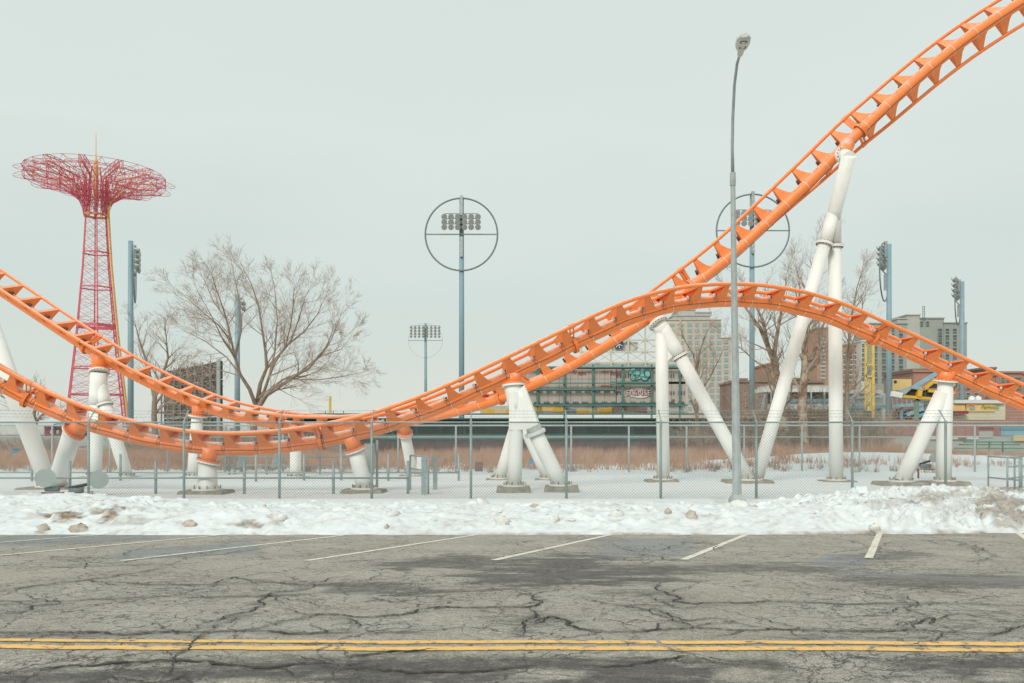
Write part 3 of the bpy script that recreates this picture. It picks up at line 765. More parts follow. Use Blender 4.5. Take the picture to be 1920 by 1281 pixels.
def build_track(tr, label, sgnf, joints, lights):
    root = thing('coaster_track', label, 'roller coaster track', 'orange coaster tracks')
    S = np.arange(0, tr.len, .3)
    FR = [tr.frame(d) for d in S]
    MB().tube([f[0] for f in FR], SP_R, 24).build('spine_tube', M['orange'], root, True)
    for s in (1, -1):
        MB().tube([f[0] + f[2] * RAIL_U + f[3] * GAUGE * s for f in FR], RAIL_R, 12).build('rail', M['orange'], root, True)
    d = .5
    while d < tr.len - .5:
        p, T, U, N = tr.frame(d); sgn = sgnf(960 + p.x * F / p.y)
        mb = MB(); pt = tie_solid(mb, tr, d, sgn); t = mb.build('cross_tie', M['orange_web'], root)
        w = MB(); q = p + T * (-.04 * sgn); w.tube([q - T * .008, q + T * .008], SP_R + .004, 24); w.build('weld_seam', M['chunk_white'], root)
        if lights:
            b = MB(); c = p + N * .26 + U * .17 - T * (.14 if sgn > 0 else .40)
            x = MB(); x.tube([c - T * .01, c - T * .08 + U * .05 + N * .03], .045, 10); l = x.build('track_light', M['white'], root, True)
            b.box(c + T * .03 + U * .01 + N * .02, (.06, .05, .07)); b.build('lamp_socket', M['wire'], l)
            loop = [c]
            for a in range(9):
                an = math.pi * (.5 + 1.6 * a / 8)
                loop.append(c + N * .03 + U * (-.17 + .11 * math.sin(an)) + T * (.02 + .06 * math.cos(an)))
            MB().tube(loop, .009, 5).build('wire_loop', M['wire'], l)
        else:
            c = p + U * .30 + N * .12 - T * .12 * sgn
            q = MB(); q.box(c, (.08, .30, .10), Matrix((T, N, U)).transposed()); q.build('sensor_box', M['wire'], root)
        d += 1.12
    if lights:
        MB().tube([f[0] + f[3] * .232 - f[2] * (.06 + .015 * math.sin(i * .9)) for i, f in enumerate(FR)], .010, 5).build('power_cable', M['wire'], root)
    else:
        MB().tube([f[0] - f[2] * .19 - f[3] * .15 for f in FR], .012, 5).build('power_cable', M['wire'], root)
    for px in joints:
        d = tr.at_px(px); p, T, U, N = tr.frame(d)
        f = MB(); f.tube([p - T * .055, p - T * .006], SP_R + .10, 28); f.tube([p + T * .006, p + T * .055], SP_R + .10, 28)
        j = f.build('joint_flange', M['orange'], root, False)
        b = MB(); ring_bolts(b, p, T, SP_R + .06, 16, .02, .085); stuff(b.build('flange_bolts', M['orange_bolt'], j))
        for s in (1, -1):
            c = p + U * RAIL_U + N * GAUGE * s; e = p + U * .2 + N * .16 * s
            k = MB(); k.tube([c - T * .11, c + T * .11], RAIL_R + .018, 12)
            for o_ in (-.07, .07): k.bar(c + T * o_, e + T * o_, .05, .14)
            k.build('joint_bracket', M['orange_web'], root)
    fr = tr.frame(tr.len / 2)[0]
    rebase(root, (fr.x, fr.y, 0)); return root
build_track(front, 'orange track nearest the fence, dipping at left then humping, with small white lights', lambda x: 1 if x < 1235 else -1, (44, 600, 1078, 1640), True)
build_track(rear, 'farther orange track swooping down from upper left and climbing steeply to the top right corner', lambda x: -1 if x < 640 else 1, (160, 527, 940, 1300, 1612), False)

# ------------------------------------------------------------------ supports
def flange(root, c, ax, r, mt, bolts=18, th=.05, bm=None):
    ax = ax.normalized(); f = MB(); f.tube([c - ax * th, c - ax * .004], r, 28); f.tube([c + ax * .004, c + ax * th], r, 28)
    o = f.build('flange', mt, root); b = MB(); ring_bolts(b, c, ax, r - .045, bolts, .02, th + .03); stuff(b.build('bolts', bm or M['rust'], o)); return o
def footing(root, x, y, w=.62, h=.22, big=1.0):
    zg = ground_z(x, y) - .05; g = Vector((x, y, zg))
    c = MB(); o = [(-w * big, -w * .8), (w * big * .9, -w * .85), (w * big, w * .7), (-w * .95 * big, w * .8)]
    rd = random.Random(int(x * 100)); o = [(a * rd.uniform(.9, 1.1), b * rd.uniform(.9, 1.1)) for a, b in o]
    lo = [g + Vector((a * 1.08, b * 1.08, 0)) for a, b in o]; hi = [g + Vector((a * .98, b * .98, h)) for a, b in o]
    c.add(lo + hi, [(3, 2, 1, 0), (4, 5, 6, 7)] + [(i, (i + 1) % 4, 4 + (i + 1) % 4, 4 + i) for i in range(4)])
    f = c.build('footing', M['concrete'], root)
    p = MB(); p.tube([g + Vector((0, 0, h)), g + Vector((0, 0, h + .05))], w * .72, 20); p.build('base_plate', M['cream'], root)
    b = MB()
    for i in range(10):
        a = 2 * math.pi * i / 10; q = g + Vector((math.cos(a) * w * .62, math.sin(a) * w * .62, h + .05)); b.tube([q, q + Vector((0, 0, .11))], .02, 6)
        q2 = g + Vector((math.cos(a) * w * .3, math.sin(a) * w * .3, h + .28)); b.prism([q - Vector((0, 0, .0)), q2 - Vector((0, 0, .2)), q2], (0, .008, 0), (0, -.008, 0)) if i % 2 else None
    stuff(b.build('anchor_bolts', M['concrete'], root))
    return zg + h
def leg(root, a, b, r0, r1=None, name='column_leg', n=24):
    """tube from a (bottom) to b (top)"""
    a = Vector(a); b = Vector(b); r1 = r1 or r0
    d = b - a
    return MB().tube([a, a + d * .33, a + d * .66, b], [r0, r0 + (r1 - r0) * .33, r0 + (r1 - r0) * .66, r1], n).build(name, M['cream'], root, True)
def stub(root, tr, px, end, r, fr=None):
    """orange saddle from the spine to the column head, with flanges"""
    p, T, U, N = tr.frame(tr.at_px(px)); end = Vector(end); ax = (end - p).normalized()
    o = MB().tube([p + ax * .02, p + ax * .28, end], [r * 1.25, r, r], 24).build('track_saddle', M['orange'], root, True)
    f = MB(); f.tube([end - ax * .05, end], (fr or r + .12), 28); k = f.build('saddle_flange', M['orange'], root)
    b = MB(); ring_bolts(b, end, ax, (fr or r + .12) - .045, 18, .02, .08); stuff(b.build('bolts', M['orange_bolt'], k))
    f = MB(); f.tube([end + ax * .004, end + ax * .06], (fr or r + .12), 28); f.build('column_flange', M['cream'], root)
    return end + ax * .06
GRP = 'cream steel coaster supports'
def support(label): return thing('coaster_support', label, 'coaster support', GRP)

# short stumpy column under the lowest point (front)
s = support('shortest stumpy cream column under the lowest point of the nearest orange track')
Y = 29.3; top = stub(s, front, 391, P(390, 866, Y), .26, .40); zb = footing(s, GX(389, Y), Y, .72, .16, 1.0)
MB().tube([(GX(389, Y), Y, zb), (GX(389, Y), Y, zb + .2), top], [.42, .33, .30], 28).build('column_leg', M['cream'], s, True); rebase(s, (GX(389, Y), Y, 0))
# leaning short column right of it
s = support('short leaning cream column under the nearest track beside the grey-green cabinet')
Y = 29.5; top = stub(s, front, 662, P(666, 843, Y), .25, .37); zb = footing(s, GX(684, Y), Y, .68, .16, 1.05)
leg(s, (GX(684, Y), Y, zb), top, .28, .27); rebase(s, (GX(684, Y), Y, 0))
# A frame at 965
s = support('front A-shaped cream support whose thick legs stand on two tan concrete blocks')
Y = 29.8; ap = P(963, 735, Y)
p0 = front.frame(front.at_px(960))[0]
MB().tube([p0, p0 + (ap - p0) * .6], [.3, .27], 24).build('track_saddle', M['orange'], s, True)
fl = MB(); ax = (ap - p0).normalized(); fl.tube([p0 + ax * .30, p0 + ax * .36], .42, 28); fl.build('saddle_flange', M['orange'], s)
fl = MB(); fl.tube([p0 + ax * .365, p0 + ax * .43], .42, 28); fl.build('column_flange', M['cream'], s)
zb = footing(s, GX(965, Y), Y, .60, .26)
leg(s, (GX(965, Y), Y, zb), P(968, 770, Y), .245, .25); leg(s, P(968, 770, Y), p0 + ax * .4, .25, .33, 'upper_leg')
x2 = GX(1052, 30); zb = footing(s, x2, 30, .58, .26)
jn = P(1004, 812, 29.9); leg(s, (x2, 30, zb), jn, .27, .27)
leg(s, jn, P(973, 732, 29.8), .27, .27, 'upper_leg'); MB().prism([P(955, 744, 29.55), P(983, 722, 29.55), P(1009, 795, 29.55), P(987, 806, 29.55), P(955, 806, 29.55)], (0, 0, 0), (0, .50, 0)).build('web_plate', M['cream'], s); flange(s, jn, P(976, 738, 29.8) - jn, .37, M['cream'], 16, .05, M['cream'])
rebase(s, (GX(1000, Y), Y, 0))
# rear A
s = support('A-shaped cream support half hidden behind the front one left of centre')
Y = 37.2; top = stub(s, rear, 968, P(972, 775, Y), .24, .36)
for xx in (937, 1028):
    zb = footing(s, GX(xx, Y), Y, .6, .10); leg(s, (GX(xx, Y), Y, zb), top, .25, .25)
rebase(s, (GX(980, Y), Y, 0))
s = support('white column behind the nearest track dip, the one right of the leaning short column')
Y = 40; top = stub(s, rear, 757, P(759, 812, Y), .25, .37); zb = footing(s, GX(770, Y), Y + 1, .6, .08); leg(s, (GX(770, Y), Y + 1, zb), top, .27, .25); rebase(s, (GX(770, Y), Y, 0))
s = support('plain cream column seen only below the track dip, between the two short front columns')
Y = 39.5; zb = footing(s, GX(554, Y), Y, .6, .06); top = stub(s, rear, 554, P(554, 812, Y), .24, .34); leg(s, (GX(554, Y), Y, zb), top, .26, .25); rebase(s, (GX(554, Y), Y, 0))
s = support('flared cream column under the farther track, in front of the brown billboard back')
Y = 40; zb = footing(s, GX(365, Y), Y, .65, .06); top = stub(s, rear, 371, P(370, 780, Y), .27, .42); leg(s, (GX(364, Y), Y, zb), top, .33, .26); rebase(s, (GX(365, Y), Y, 0))
# 185 support
s = support('cream support with one slanting bolted leg, standing before the red parachute tower')
Y = 39.8; zb = footing(s, GX(178, Y), Y, .6, .06); top = stub(s, rear, 186, P(186, 697, Y), .33, .46)
mid = P(182, 758, Y); leg(s, (GX(178, Y), Y, zb), mid, .29, .31); leg(s, mid, top, .36, .38, 'upper_leg')
x2 = GX(238, Y); zb = footing(s, x2, Y, .55, .05); j = P(197, 758, Y - .1); leg(s, (x2, Y, zb), j, .29, .29); leg(s, j, P(186, 715, Y), .29, .3, 'upper_leg')
flange(s, j, P(186, 715, Y) - j, .37, M['cream'], 18); rebase(s, (GX(180, Y), Y, 0))
# left V
s = support('V-shaped cream support at the far left behind the two spotlights')
Y = 31.5; bx = GX(98, Y); zb = footing(s, bx, Y, .8, .12, 1.2)
leg(s, (GX(92, Y), Y, zb), P(-28, 590, Y + 1.5), .30, .38); pv = front.frame(front.at_px(152))[0]; top = stub(s, front, 152, P(138, 810, pv.y + .1), .28, .40)
leg(s, (GX(104, Y), Y, zb), top, .31, .31); rebase(s, (bx, Y, 0))
# 1243 support
s = support('tall cream support at centre right with bolted disc head and right-slanting leg')
Y = 36; p0, T, U, N = rear.frame(rear.at_px(1222)); head = P(1238, 612, Y - .2)
axh = (head - p0).normalized(); h1 = p0 + (head - p0) * .72
MB().tube([p0, h1], [.32, .3], 24).build('track_saddle', M['orange'], s, True)
flange(s, h1, axh, .44, M['cream'], 18, .05)
zb = footing(s, GX(1243, Y), Y, .62, .14, 1.15); leg(s, (GX(1244, Y), Y, zb), P(1240, 604, Y), .265, .27)
MB().tube([h1 + axh * .05, P(1240, 618, Y), P(1248, 640, Y)], [.31, .31, .24], 24).build('upper_leg', M['cream'], s, True)
j = P(1274, 668, Y - .1); leg(s, j, P(1236, 606, Y), .30, .31, 'upper_leg'); flange(s, j, P(1238, 607, Y) - j, .36, M['cream'], 20)
MB().prism([P(1232, 618, Y - .15), P(1252, 612, Y - .15), P(1274, 664, Y - .15), P(1256, 672, Y - .15), P(1244, 690, Y - .15)], (0, 0, 0), (0, .3, 0)).build('web_plate', M['cream'], s)
x2 = GX(1404, 35.2); zb = footing(s, x2, 35.2, .8, .15, 1.2); leg(s, (x2, 35.2, zb), j, .28, .28); rebase(s, (GX(1243, Y), Y, 0))
# 1567 support
s = support('tallest cream support on the right, kinked near the top and carrying the steep orange climb')
Y = 35.2; ax0 = GX(1568, 36); zb = footing(s, ax0, 36, .62, .10, 1.1)
k1 = P(1565, 462, 35.8); k2 = P(1560, 405, 35.6); hd = P(1592, 292, 34.1)
leg(s, (ax0, 36, zb), k1, .285, .27); MB().tube([k1, P(1564, 405, 35.6), P(1566, 396, 35.5)], [.27, .28, .27], 24).build('upper_leg', M['cream'], s, True)
MB().tube([P(1563, 410, 35.55), P(1566, 393, 35.4), hd], [.27, .28, .28], 24).build('kinked_head', M['cream'], s, True)
l1 = P(1546, 458, 35.4); zb2 = zb; x2 = GX(1414, 35.2)
leg(s, (x2 + .1, 35.3, zb), l1, .27, .26); MB().tube([l1, P(1562, 402, 35.5)], [.26, .26], 24).build('upper_leg', M['cream'], s, True)
flange(s, k1, Vector((0, 0, 1)), .36, M['cream'], 18); flange(s, l1, P(1562, 402, 35.5) - l1, .36, M['cream'], 18)
p0 = rear.frame(rear.at_px(1585))[0]; hc = P(1581, 291, 34.6)
MB().tube([p0, hc], [.3, .28], 24).build('track_saddle', M['orange'], s, True)
flange(s, hc, Vector((.25, -1, .05)), .36, M['cream'], 14)
MB().tube([hc, P(1592, 296, 34.1)], .26, 24).build('head_arm', M['cream'], s, True); rebase(s, (ax0, 36, 0))
# 1775 support
s = support('A-shaped cream support at the far right in front of the yellow kiosk')
Y = 33.6; p0 = front.frame(front.at_px(1778))[0]; ap = P(1771, 722, Y)
top = stub(s, front, 1778, P(1773, 713, Y), .28, .45)
zb = footing(s, GX(1771, Y), Y, .62, .20, 1.3); leg(s, (GX(1769, Y), Y, zb), top, .285, .29)
x2 = GX(1690, Y); zb = footing(s, x2, Y, .7, .20, 1.3); leg(s, (x2, Y, zb), P(1767, 738, Y), .30, .29); rebase(s, (GX(1730, Y), Y, 0))

# ------------------------------------------------------------------ chain-link fences
def chain_mesh(x0, x1, y, z0, z1, cell, r):
    v = []; f = []
    H = z1 - z0
    def wire(a, b, oy):
        a = Vector(a); b = Vector(b); d = (b - a).normalized(); s = Vector((-d.z, 0, d.x)) * r
        k = len(v); o = Vector((0, oy, 0)); c = Vector((0, -r * 1.2, 0)); e = Vector((0, r * .6, 0))
        v.extend([a + s + e + o, a - s + e + o, a + c + o, b + s + e + o, b - s + e + o, b + c + o])
        f.extend([(k, k + 1, k + 4, k + 3), (k + 1, k + 2, k + 5, k + 4), (k + 2, k, k + 3, k + 5)])
    x = x0 - H
    while x < x1:
        a, b = x, x + H; za, zb = z0, z1
        if a < x0: za += x0 - a; a = x0
        if b > x1: zb -= b - x1; b = x1
        if b > a: wire((a, y, za), (b, y, zb), .003)
        a, b = x, x + H; za, zb = z1, z0
        if a < x0: za -= x0 - a; a = x0
        if b > x1: zb += b - x1; b = x1
        if b > a: wire((a, y, za), (b, y, zb), -.003)
        x += cell
    mb = MB(); mb.v = [tuple(q) for q in v]; mb.f = f; return mb
YF = 27.0; H1 = 2.44
fence = thing('chain_link_fence', 'front chain-link fence with barbed-wire arms, standing behind the roadside snow bank', 'fence')
posts = [-1.0e-9 + (x - 960) * YF / F for x in (-553, -375, -195, -15, 166, 345, 524, 697, 883, 1062, 1239, 1418, 1598, 1773, 1950, 2128, 2306, 2484)]
for x in posts:
    p = MB().tube([(x, YF, -.3), (x, YF, H1 + .03)], .042, 12).build('post', M['galv'], fence, True)
    MB().tube([(x, YF, H1), (x, YF + .06, H1 + .06), (x, YF + .40, H1 + .36)], .022, 8).build('barb_arm', M['galv'], p, True)
for a, b in zip(posts, posts[1:]):
    MB().tube([(a, YF, H1 - .03), (b, YF, H1 - .03)], .026, 8).build('top_rail', M['galv'], fence, True)
for k in range(3):
    q = MB(); t = .3 + .34 * k
    pts = []
    for i in range(len(posts) - 1):
        for s_ in range(6):
            u = s_ / 6; pts.append((posts[i] + (posts[i + 1] - posts[i]) * u, YF + .06 + .34 * t, H1 + .06 + .30 * t - .02 * math.sin(math.pi * u)))
    q.tube(pts, .0045, 4)
    for i in range(0, 380):
        xx = posts[0] + i * .14
        if xx < posts[-1]: q.bar((xx, YF + .06 + .34 * t - .02, H1 + .04 + .30 * t), (xx + .01, YF + .06 + .34 * t + .02, H1 + .08 + .30 * t), .006)
    q.build('barbed_wire', M['galv'], fence)
for a, b in zip(posts, posts[1:]):
    stuff(chain_mesh(a, b, YF - .045, -.05, H1 - .02, .095, .0032).build('chain_mesh', M['mesh'], fence))
rebase(fence, (0, YF, 0))

YB = 44.4
fb = thing('chain_link_fence', 'farther chain-link fence with two rails, along the edge of the dry reeds', 'fence')
xb = [3.08 + 3.0 * k for k in range(-12, 12)]
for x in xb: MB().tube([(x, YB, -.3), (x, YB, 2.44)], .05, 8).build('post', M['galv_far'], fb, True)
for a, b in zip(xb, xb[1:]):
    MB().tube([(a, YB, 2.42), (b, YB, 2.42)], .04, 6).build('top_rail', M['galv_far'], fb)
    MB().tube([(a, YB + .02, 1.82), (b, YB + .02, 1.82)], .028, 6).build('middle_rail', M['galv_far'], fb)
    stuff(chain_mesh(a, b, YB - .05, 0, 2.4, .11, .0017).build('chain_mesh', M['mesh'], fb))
rebase(fb, (0, YB, 0))
# another thin line of fence further right and higher behind
# low rail fence inside on the left
def low_fence(label, pxs, Y, z1, rails, hgt):
    t = thing('low_rail_fence', label, 'rail fence')
    for px in pxs:
        x = GX(px, Y); MB().tube([(x, Y, -.2), (x, Y, hgt)], .05, 10).build('post', M['galv'], t, True)
    for z in rails:
        MB().tube([(GX(pxs[0], Y) - 1.5, Y - .06, z), (GX(pxs[-1], Y), Y - .06, z)], .03, 8).build('rail', M['galv'], t, True)
    rebase(t, (GX(pxs[0], Y), Y, 0)); return t
low_fence('low galvanised one-rail fence just behind the front fence on the left', (-200, -36, 131, 292, 458, 625, 765), 29.0, 0, (.54,), 1.12)
low_fence('second low galvanised rail fence farther back on the left, between the cream columns', (60, 226, 372, 480, 570, 640, 728, 860), 36.5, 0, (.36,), 1.15)
low_fence('thin low railing close to the reeds behind the track dip', (430, 440, 480, 500, 555, 600, 665, 700), 42.0, 0, (.85, .45), 1.2)
def rail_frame(label, x0, x1, Y0, Y1, z1, mids=(.5,), n=2):
    t = thing('guard_rail_frame', label, 'guard rail')
    a = Vector((x0, Y0, 0)); b = Vector((x1, Y1, 0)); up = Vector((0, 0, z1))
    for i in range(n):
        p = a.lerp(b, i / (n - 1)); MB().tube([p - Vector((0, 0, .2)), p + up], .035, 10).build('post', M['galv'], t, True)
    MB().tube([a + up, b + up], .03, 8).build('top_bar', M['galv'], t, True)
    for m_ in mids: MB().tube([a + up * m_, b + up * m_], .028, 8).build('middle_bar', M['galv'], t, True)
    rebase(t, (x0, Y0, 0)); return t
rail_frame('open tube guard rail of two posts right of the cabinet', GX(763, 30), GX(803, 29), 31, 29, 1.25, (.62,), 2)
for px, py, w in ((795, 928, .10), (816, 917, .09)):
    Yq = 3424 / (py - 808); t = MB().box((GX(px, Yq), Yq, .58), (w * 1.7, w, 1.34)); o = t.build('steel_post', M['galv'])
    tag(o, 'wide flat galvanised gate post, %s of the pair right of the cabinet' % ('nearer' if px == 795 else 'farther'), 'gate post', 'flat gate posts')
rail_frame('galvanised guard rail frame at the right edge behind the snow heap', GX(1881, 32), GX(1912, 31), 33, 31, 1.15, (.3,), 2)
rail_frame('second galvanised guard rail at the right edge, running out of the picture', GX(1889, 31), GX(1975, 31), 31, 32.5, 1.18, (.35, .7), 4)

# grey cabinet on legs
def cabinet(label, px0, px1, py0, py1, Y, legs=True, m_='cabinet'):
    t = thing('electrical_cabinet', label, 'electrical cabinet')
    x0, x1, z0, z1 = GX(px0, Y), GX(px1, Y), GZ(py1, Y), GZ(py0, Y)
    MB().box(((x0 + x1) / 2, Y, (z0 + z1) / 2), (x1 - x0, .35, z1 - z0)).build('cabinet_body', M[m_], t)
    MB().box(((x0 + x1) / 2, Y - .19, (z0 + z1) / 2), ((x1 - x0) * .9, .025, (z1 - z0) * .94)).build('door', M[m_], t)
    MB().box((x1 - .06, Y - .215, (z0 + z1) / 2), (.02, .025, .12)).build('door_handle', M['galv'], t)
    if legs:
        for x in (x0 + .08, x1 + .1): MB().box((x, Y + .1, z0 / 2 - .1), (.06, .06, z0 + .25)).build('leg', M['galv'], t)
    rebase(t, ((x0 + x1) / 2, Y, 0))
cabinet('tall grey-green electrical cabinet beside the leaning short column', 684, 701, 832, 886, 31)
MB2 = MB(); MB2.box((GX(707, 31.5), 31.5, .85), (.08, .1, 1.9)); o = MB2.build('steel_post', M['galv']); tag(o, 'dark upright post at the right side of the tall cabinet', 'post')
cabinet('small white utility box on the snow behind the guard rail', 782, 799, 857, 882, 38, False, 'white')
# white frost cones / tents seen below the dip
for px, lab in ((455, 'left one of two pale conical covers near the reeds under the track dip'), (519, 'right one of two pale conical covers near the reeds under the track dip')):
    Yq = 43; o = MB().tube([(GX(px, Yq), Yq, .3), (GX(px, Yq), Yq, 1.2)], [.33, .06], 10).build('conical_cover', M['cabinet']); tag(o, lab, 'cover', 'pale conical covers')

# spotlights in front left
def spotlight(label, px, py, rpx, Y, bpx, bpy, yaw):
    t = thing('spotlight', label, 'spotlight', 'spotlights on red brackets')
    c = P(px, py, Y); r = rpx * Y / F
    d = Vector((math.sin(yaw), -.8, .25)).normalized(); pts = []; rs = []
    for i in range(7):
        a = math.pi / 2 * i / 6; pts.append(c + d * (.30 * math.cos(a) - .1) * -1 + d * .12); rs.append(max(.02, r * math.sin(a)))
    MB().tube(pts, rs, 24).build('reflector_bowl', M['cabinet'], t, True)
    b = P(bpx, bpy, Y)
    MB().tube([b - Vector((.22, 0, 0)), b + Vector((.22, 0, 0))], .09, 14).build('motor_body', M['ring'], t, True)
    MB().tube([b - Vector((.24, 0, -.08)), c - d * .2], .05, 8).build('yoke', M['black'], t, True)
    MB().box(b - Vector((-.1, 0, .13)), (.9, .08, .04)).build('bracket_bar', M['redpaint'], t)
    for sx in (-.3, .5): MB().box(b + Vector((sx, 0, -.32)), (.05, .07, .40)).build('bracket_leg', M['redpaint'], t)
    rebase(t, (c.x, c.y, 0)); return t
spotlight('left one of two pale-bowled spotlights on a red bracket, by the V-shaped support', 87, 899, 18, 28.3, 98, 917, .3)
spotlight('right one of two pale-bowled spotlights on a red bracket, beside the fence post', 184, 902, 17, 28.3, 143, 920, .5)
spotlight('small pale spotlight between the legs of the far right A-shaped support', 1749, 861, 8, 36.5, 1735, 874, -.2)
t = MB().tube([P(171, 921, 27.5), P(171, 932, 27.5)], .06, 10).build('grey_canister', M['cabinet']); tag(t, 'small grey metal canister by the front fence post beside the spotlights', 'canister')

# ------------------------------------------------------------------ street lamp
sl = thing('street_lamp', 'tall grey cobra-head street lamp with slender curved arm, standing before the fence', 'street lamp')
Y = 24.5; bz = -.1
bz = ground_z(GX(1382, Y), Y) - .12; base = Vector((GX(1382, Y), Y, bz)); t1 = P(1374, 332, Y)
MB().tube([base + Vector((0, 0, .25)), base.lerp(t1, .33), base.lerp(t1, .62), t1], [.135, .115, .095, .068], 8).build('pole', M['lamp_steel'], sl, False)
q = MB(); q.add([base + Vector((x * .2, y * .2, .1)) for x, y in ((-1, -1), (1, -1), (1, 1), (-1, 1))] + [base + Vector((x * .2, y * .2, .27)) for x, y in ((-1, -1), (1, -1), (1, 1), (-1, 1))] + [base + Vector((x * .11, y * .11, .42)) for x, y in ((-1, -1), (1, -1), (1, 1), (-1, 1))],
                [(3, 2, 1, 0), (8, 9, 10, 11)] + [(i, (i + 1) % 4, 4 + (i + 1) % 4, 4 + i) for i in range(4)] + [(4 + i, 4 + (i + 1) % 4, 8 + (i + 1) % 4, 8 + i) for i in range(4)]); q.build('base_casting', M['lamp_steel'], sl)
MB().tube([t1 - Vector((0, 0, .25)), t1 + Vector((0, 0, .12))], .085, 8).build('collar', M['lamp_steel'], sl)
arm = [(1374, 330, 24.5), (1373, 280, 24.3), (1374, 220, 24.0), (1377, 160, 23.5), (1382, 120, 23.0), (1388, 98, 22.6)]
MB().tube([P(*a) for a in arm], [.05, .045, .042, .04, .038, .036], 10).build('curved_arm', M['lamp_steel'], sl, True)
h0 = P(1387, 106, 22.7); h1 = P(1396, 66, 21.3); d = (h1 - h0).normalized(); sd_ = d.cross(Vector((0, 0, 1))).normalized(); un = sd_.cross(d)
prof = [(0, .05), (.12, .08), (.28, .085), (.42, .15), (.60, .185), (.85, .18), (1.0, .10)]
q = MB(); vs = []; L = (h1 - h0).length
for (t_, w) in prof:
    c = h0 + d * t_ * L
    for k in range(12):
        a = 2 * math.pi * k / 12; vs.append(c + sd_ * math.cos(a) * w + un * math.sin(a) * w * .55)
fs = [(i * 12 + k, i * 12 + (k + 1) % 12, (i + 1) * 12 + (k + 1) % 12, (i + 1) * 12 + k) for i in range(len(prof) - 1) for k in range(12)] + [tuple(range(11, -1, -1)), tuple(range(72, 84))]
q.add(vs, fs); hd_ = q.build('lamp_head', mat('lamp_head_shell', (0.62, 0.64, 0.60), 0.5, 0.05, 4), sl, True)
for k, tt in enumerate((.60, .84)):
    c = h0 + d * tt * L - un * .088
    pts = [c + d * .07 * math.cos(a) + sd_ * .085 * math.sin(a) for a in np.linspace(0, 2 * math.pi, 17)]
    MB().tube(pts, .012, 5, False).build('lens_ring', M['rust'], hd_)
rebase(sl, (base.x, base.y, 0))

# ------------------------------------------------------------------ stadium light masts
def mast(label, px, pytop, Y, w0, ringpx, ringpy, yaw, rows, cols, far=False, off=None, rscale=1.0, boxes=True, rr=.10, ls=.78):
    t = thing('floodlight_mast', label, 'floodlight mast', 'stadium floodlight masts')
    x = GX(px, Y); zt = GZ(pytop, Y); m_ = M['pole_blue_far'] if far else M['pole_blue']
    MB().tube([(x, Y, 0), (x, Y, zt * .5), (x, Y, zt)], [w0, w0 * .93, w0 * .80], 12).build('mast_pole', m_, t, True)
    MB().box((x - w0 * 1.2, Y - .2, 1.2), (w0 * 2.2, .8, 3.0)).build('base_cabinet', m_, t)
    zc = GZ(ringpy, Y); r = ringpx * Y / F
    ax = Vector((math.cos(yaw), math.sin(yaw), 0)); nn_ = Vector((math.sin(yaw), -math.cos(yaw), 0))
    c = Vector((x, Y, zc)) + nn_ * (off or w0 * 1.1)
    pts = [c + ax * r * math.cos(a) + Vector((0, 0, r * math.sin(a))) for a in np.linspace(0, 2 * math.pi, 49)]
    MB().tube(pts, rr, 8, False).build('ring', M['ring'], t, True)
    MB().bar(c - ax * r, c + ax * r, .12).build('crossbar', M['ring'], t)
    dz = 9.6 * Y / F * rscale; dx = 12.5 * Y / F * rscale
    lamp = MB()
    lamp.tube([Vector((0, 0, .30)), Vector((0, 0, .12)), nn_ * .45 + Vector((0, 0, -.12)), nn_ * .62 + Vector((0, 0, -.2))], [.05 * ls, .18 * ls, .42 * ls, .45 * ls], 10)
    lme = lamp.mesh('lamp', M['lampgrey'], True)
    for j in range(rows):
        z = zc + (1.15 + j) * dz + .2
        MB().bar(c - ax * dx * (cols - 1) / 2 + Vector((0, 0, z - zc + .33)), c + ax * dx * (cols - 1) / 2 + Vector((0, 0, z - zc + .33)), .07).build('lamp_bar', M['ring'], t)
        for i in range(cols):
            link('lamp', lme, t, c + ax * dx * (i - (cols - 1) / 2) + Vector((0, 0, z - zc)))
    if boxes:
        for zz in (zc + r * .8, zc - r * .35): MB().box(Vector((x, Y, zz)) + nn_ * (w0 + .05), (w0 * 1.0, w0 * 1.0, r * .55)).build('gear_box', M['lampgrey'], t)
    rebase(t, (x, Y, 0)); return t
mast('big floodlight mast standing alone against the sky near the centre, ring face-on', 865.5, 370, 100, .33, 67.5, 441, 0.0, 3, 6)
mast('floodlight mast with face-on ring partly hidden by the steep orange climb', 1410, 363, 100, .33, 68, 434, 0.0, 3, 6)
mast('small distant floodlight mast left of centre with four rows of lamps', 798, 607, 210, .38, 32, 639, 0.0, 4, 8, True, rscale=.60, rr=.022, boxes=False, ls=.72)
mast('floodlight mast seen edge-on just right of the red parachute tower', 245, 452, 120, .42, 52, 515, 1.95, 4, 6, off=.55, ls=.65)
mast('floodlight mast behind the big bare tree on the left', 445, 553, 150, .50, 30, 590, 1.80, 2, 4, True, off=.6, rr=.05)
mast('taller of the two edge-on floodlight masts on the right, left of the grey tower block', 1667, 458, 122, .40, 54, 510, 4.16, 4, 6, off=.65, ls=.65)
mast('shorter edge-on floodlight mast at the right above the grey tower block', 1804, 528, 152, .44, 41, 568, 4.12, 4, 6, True, off=.7, ls=.7)

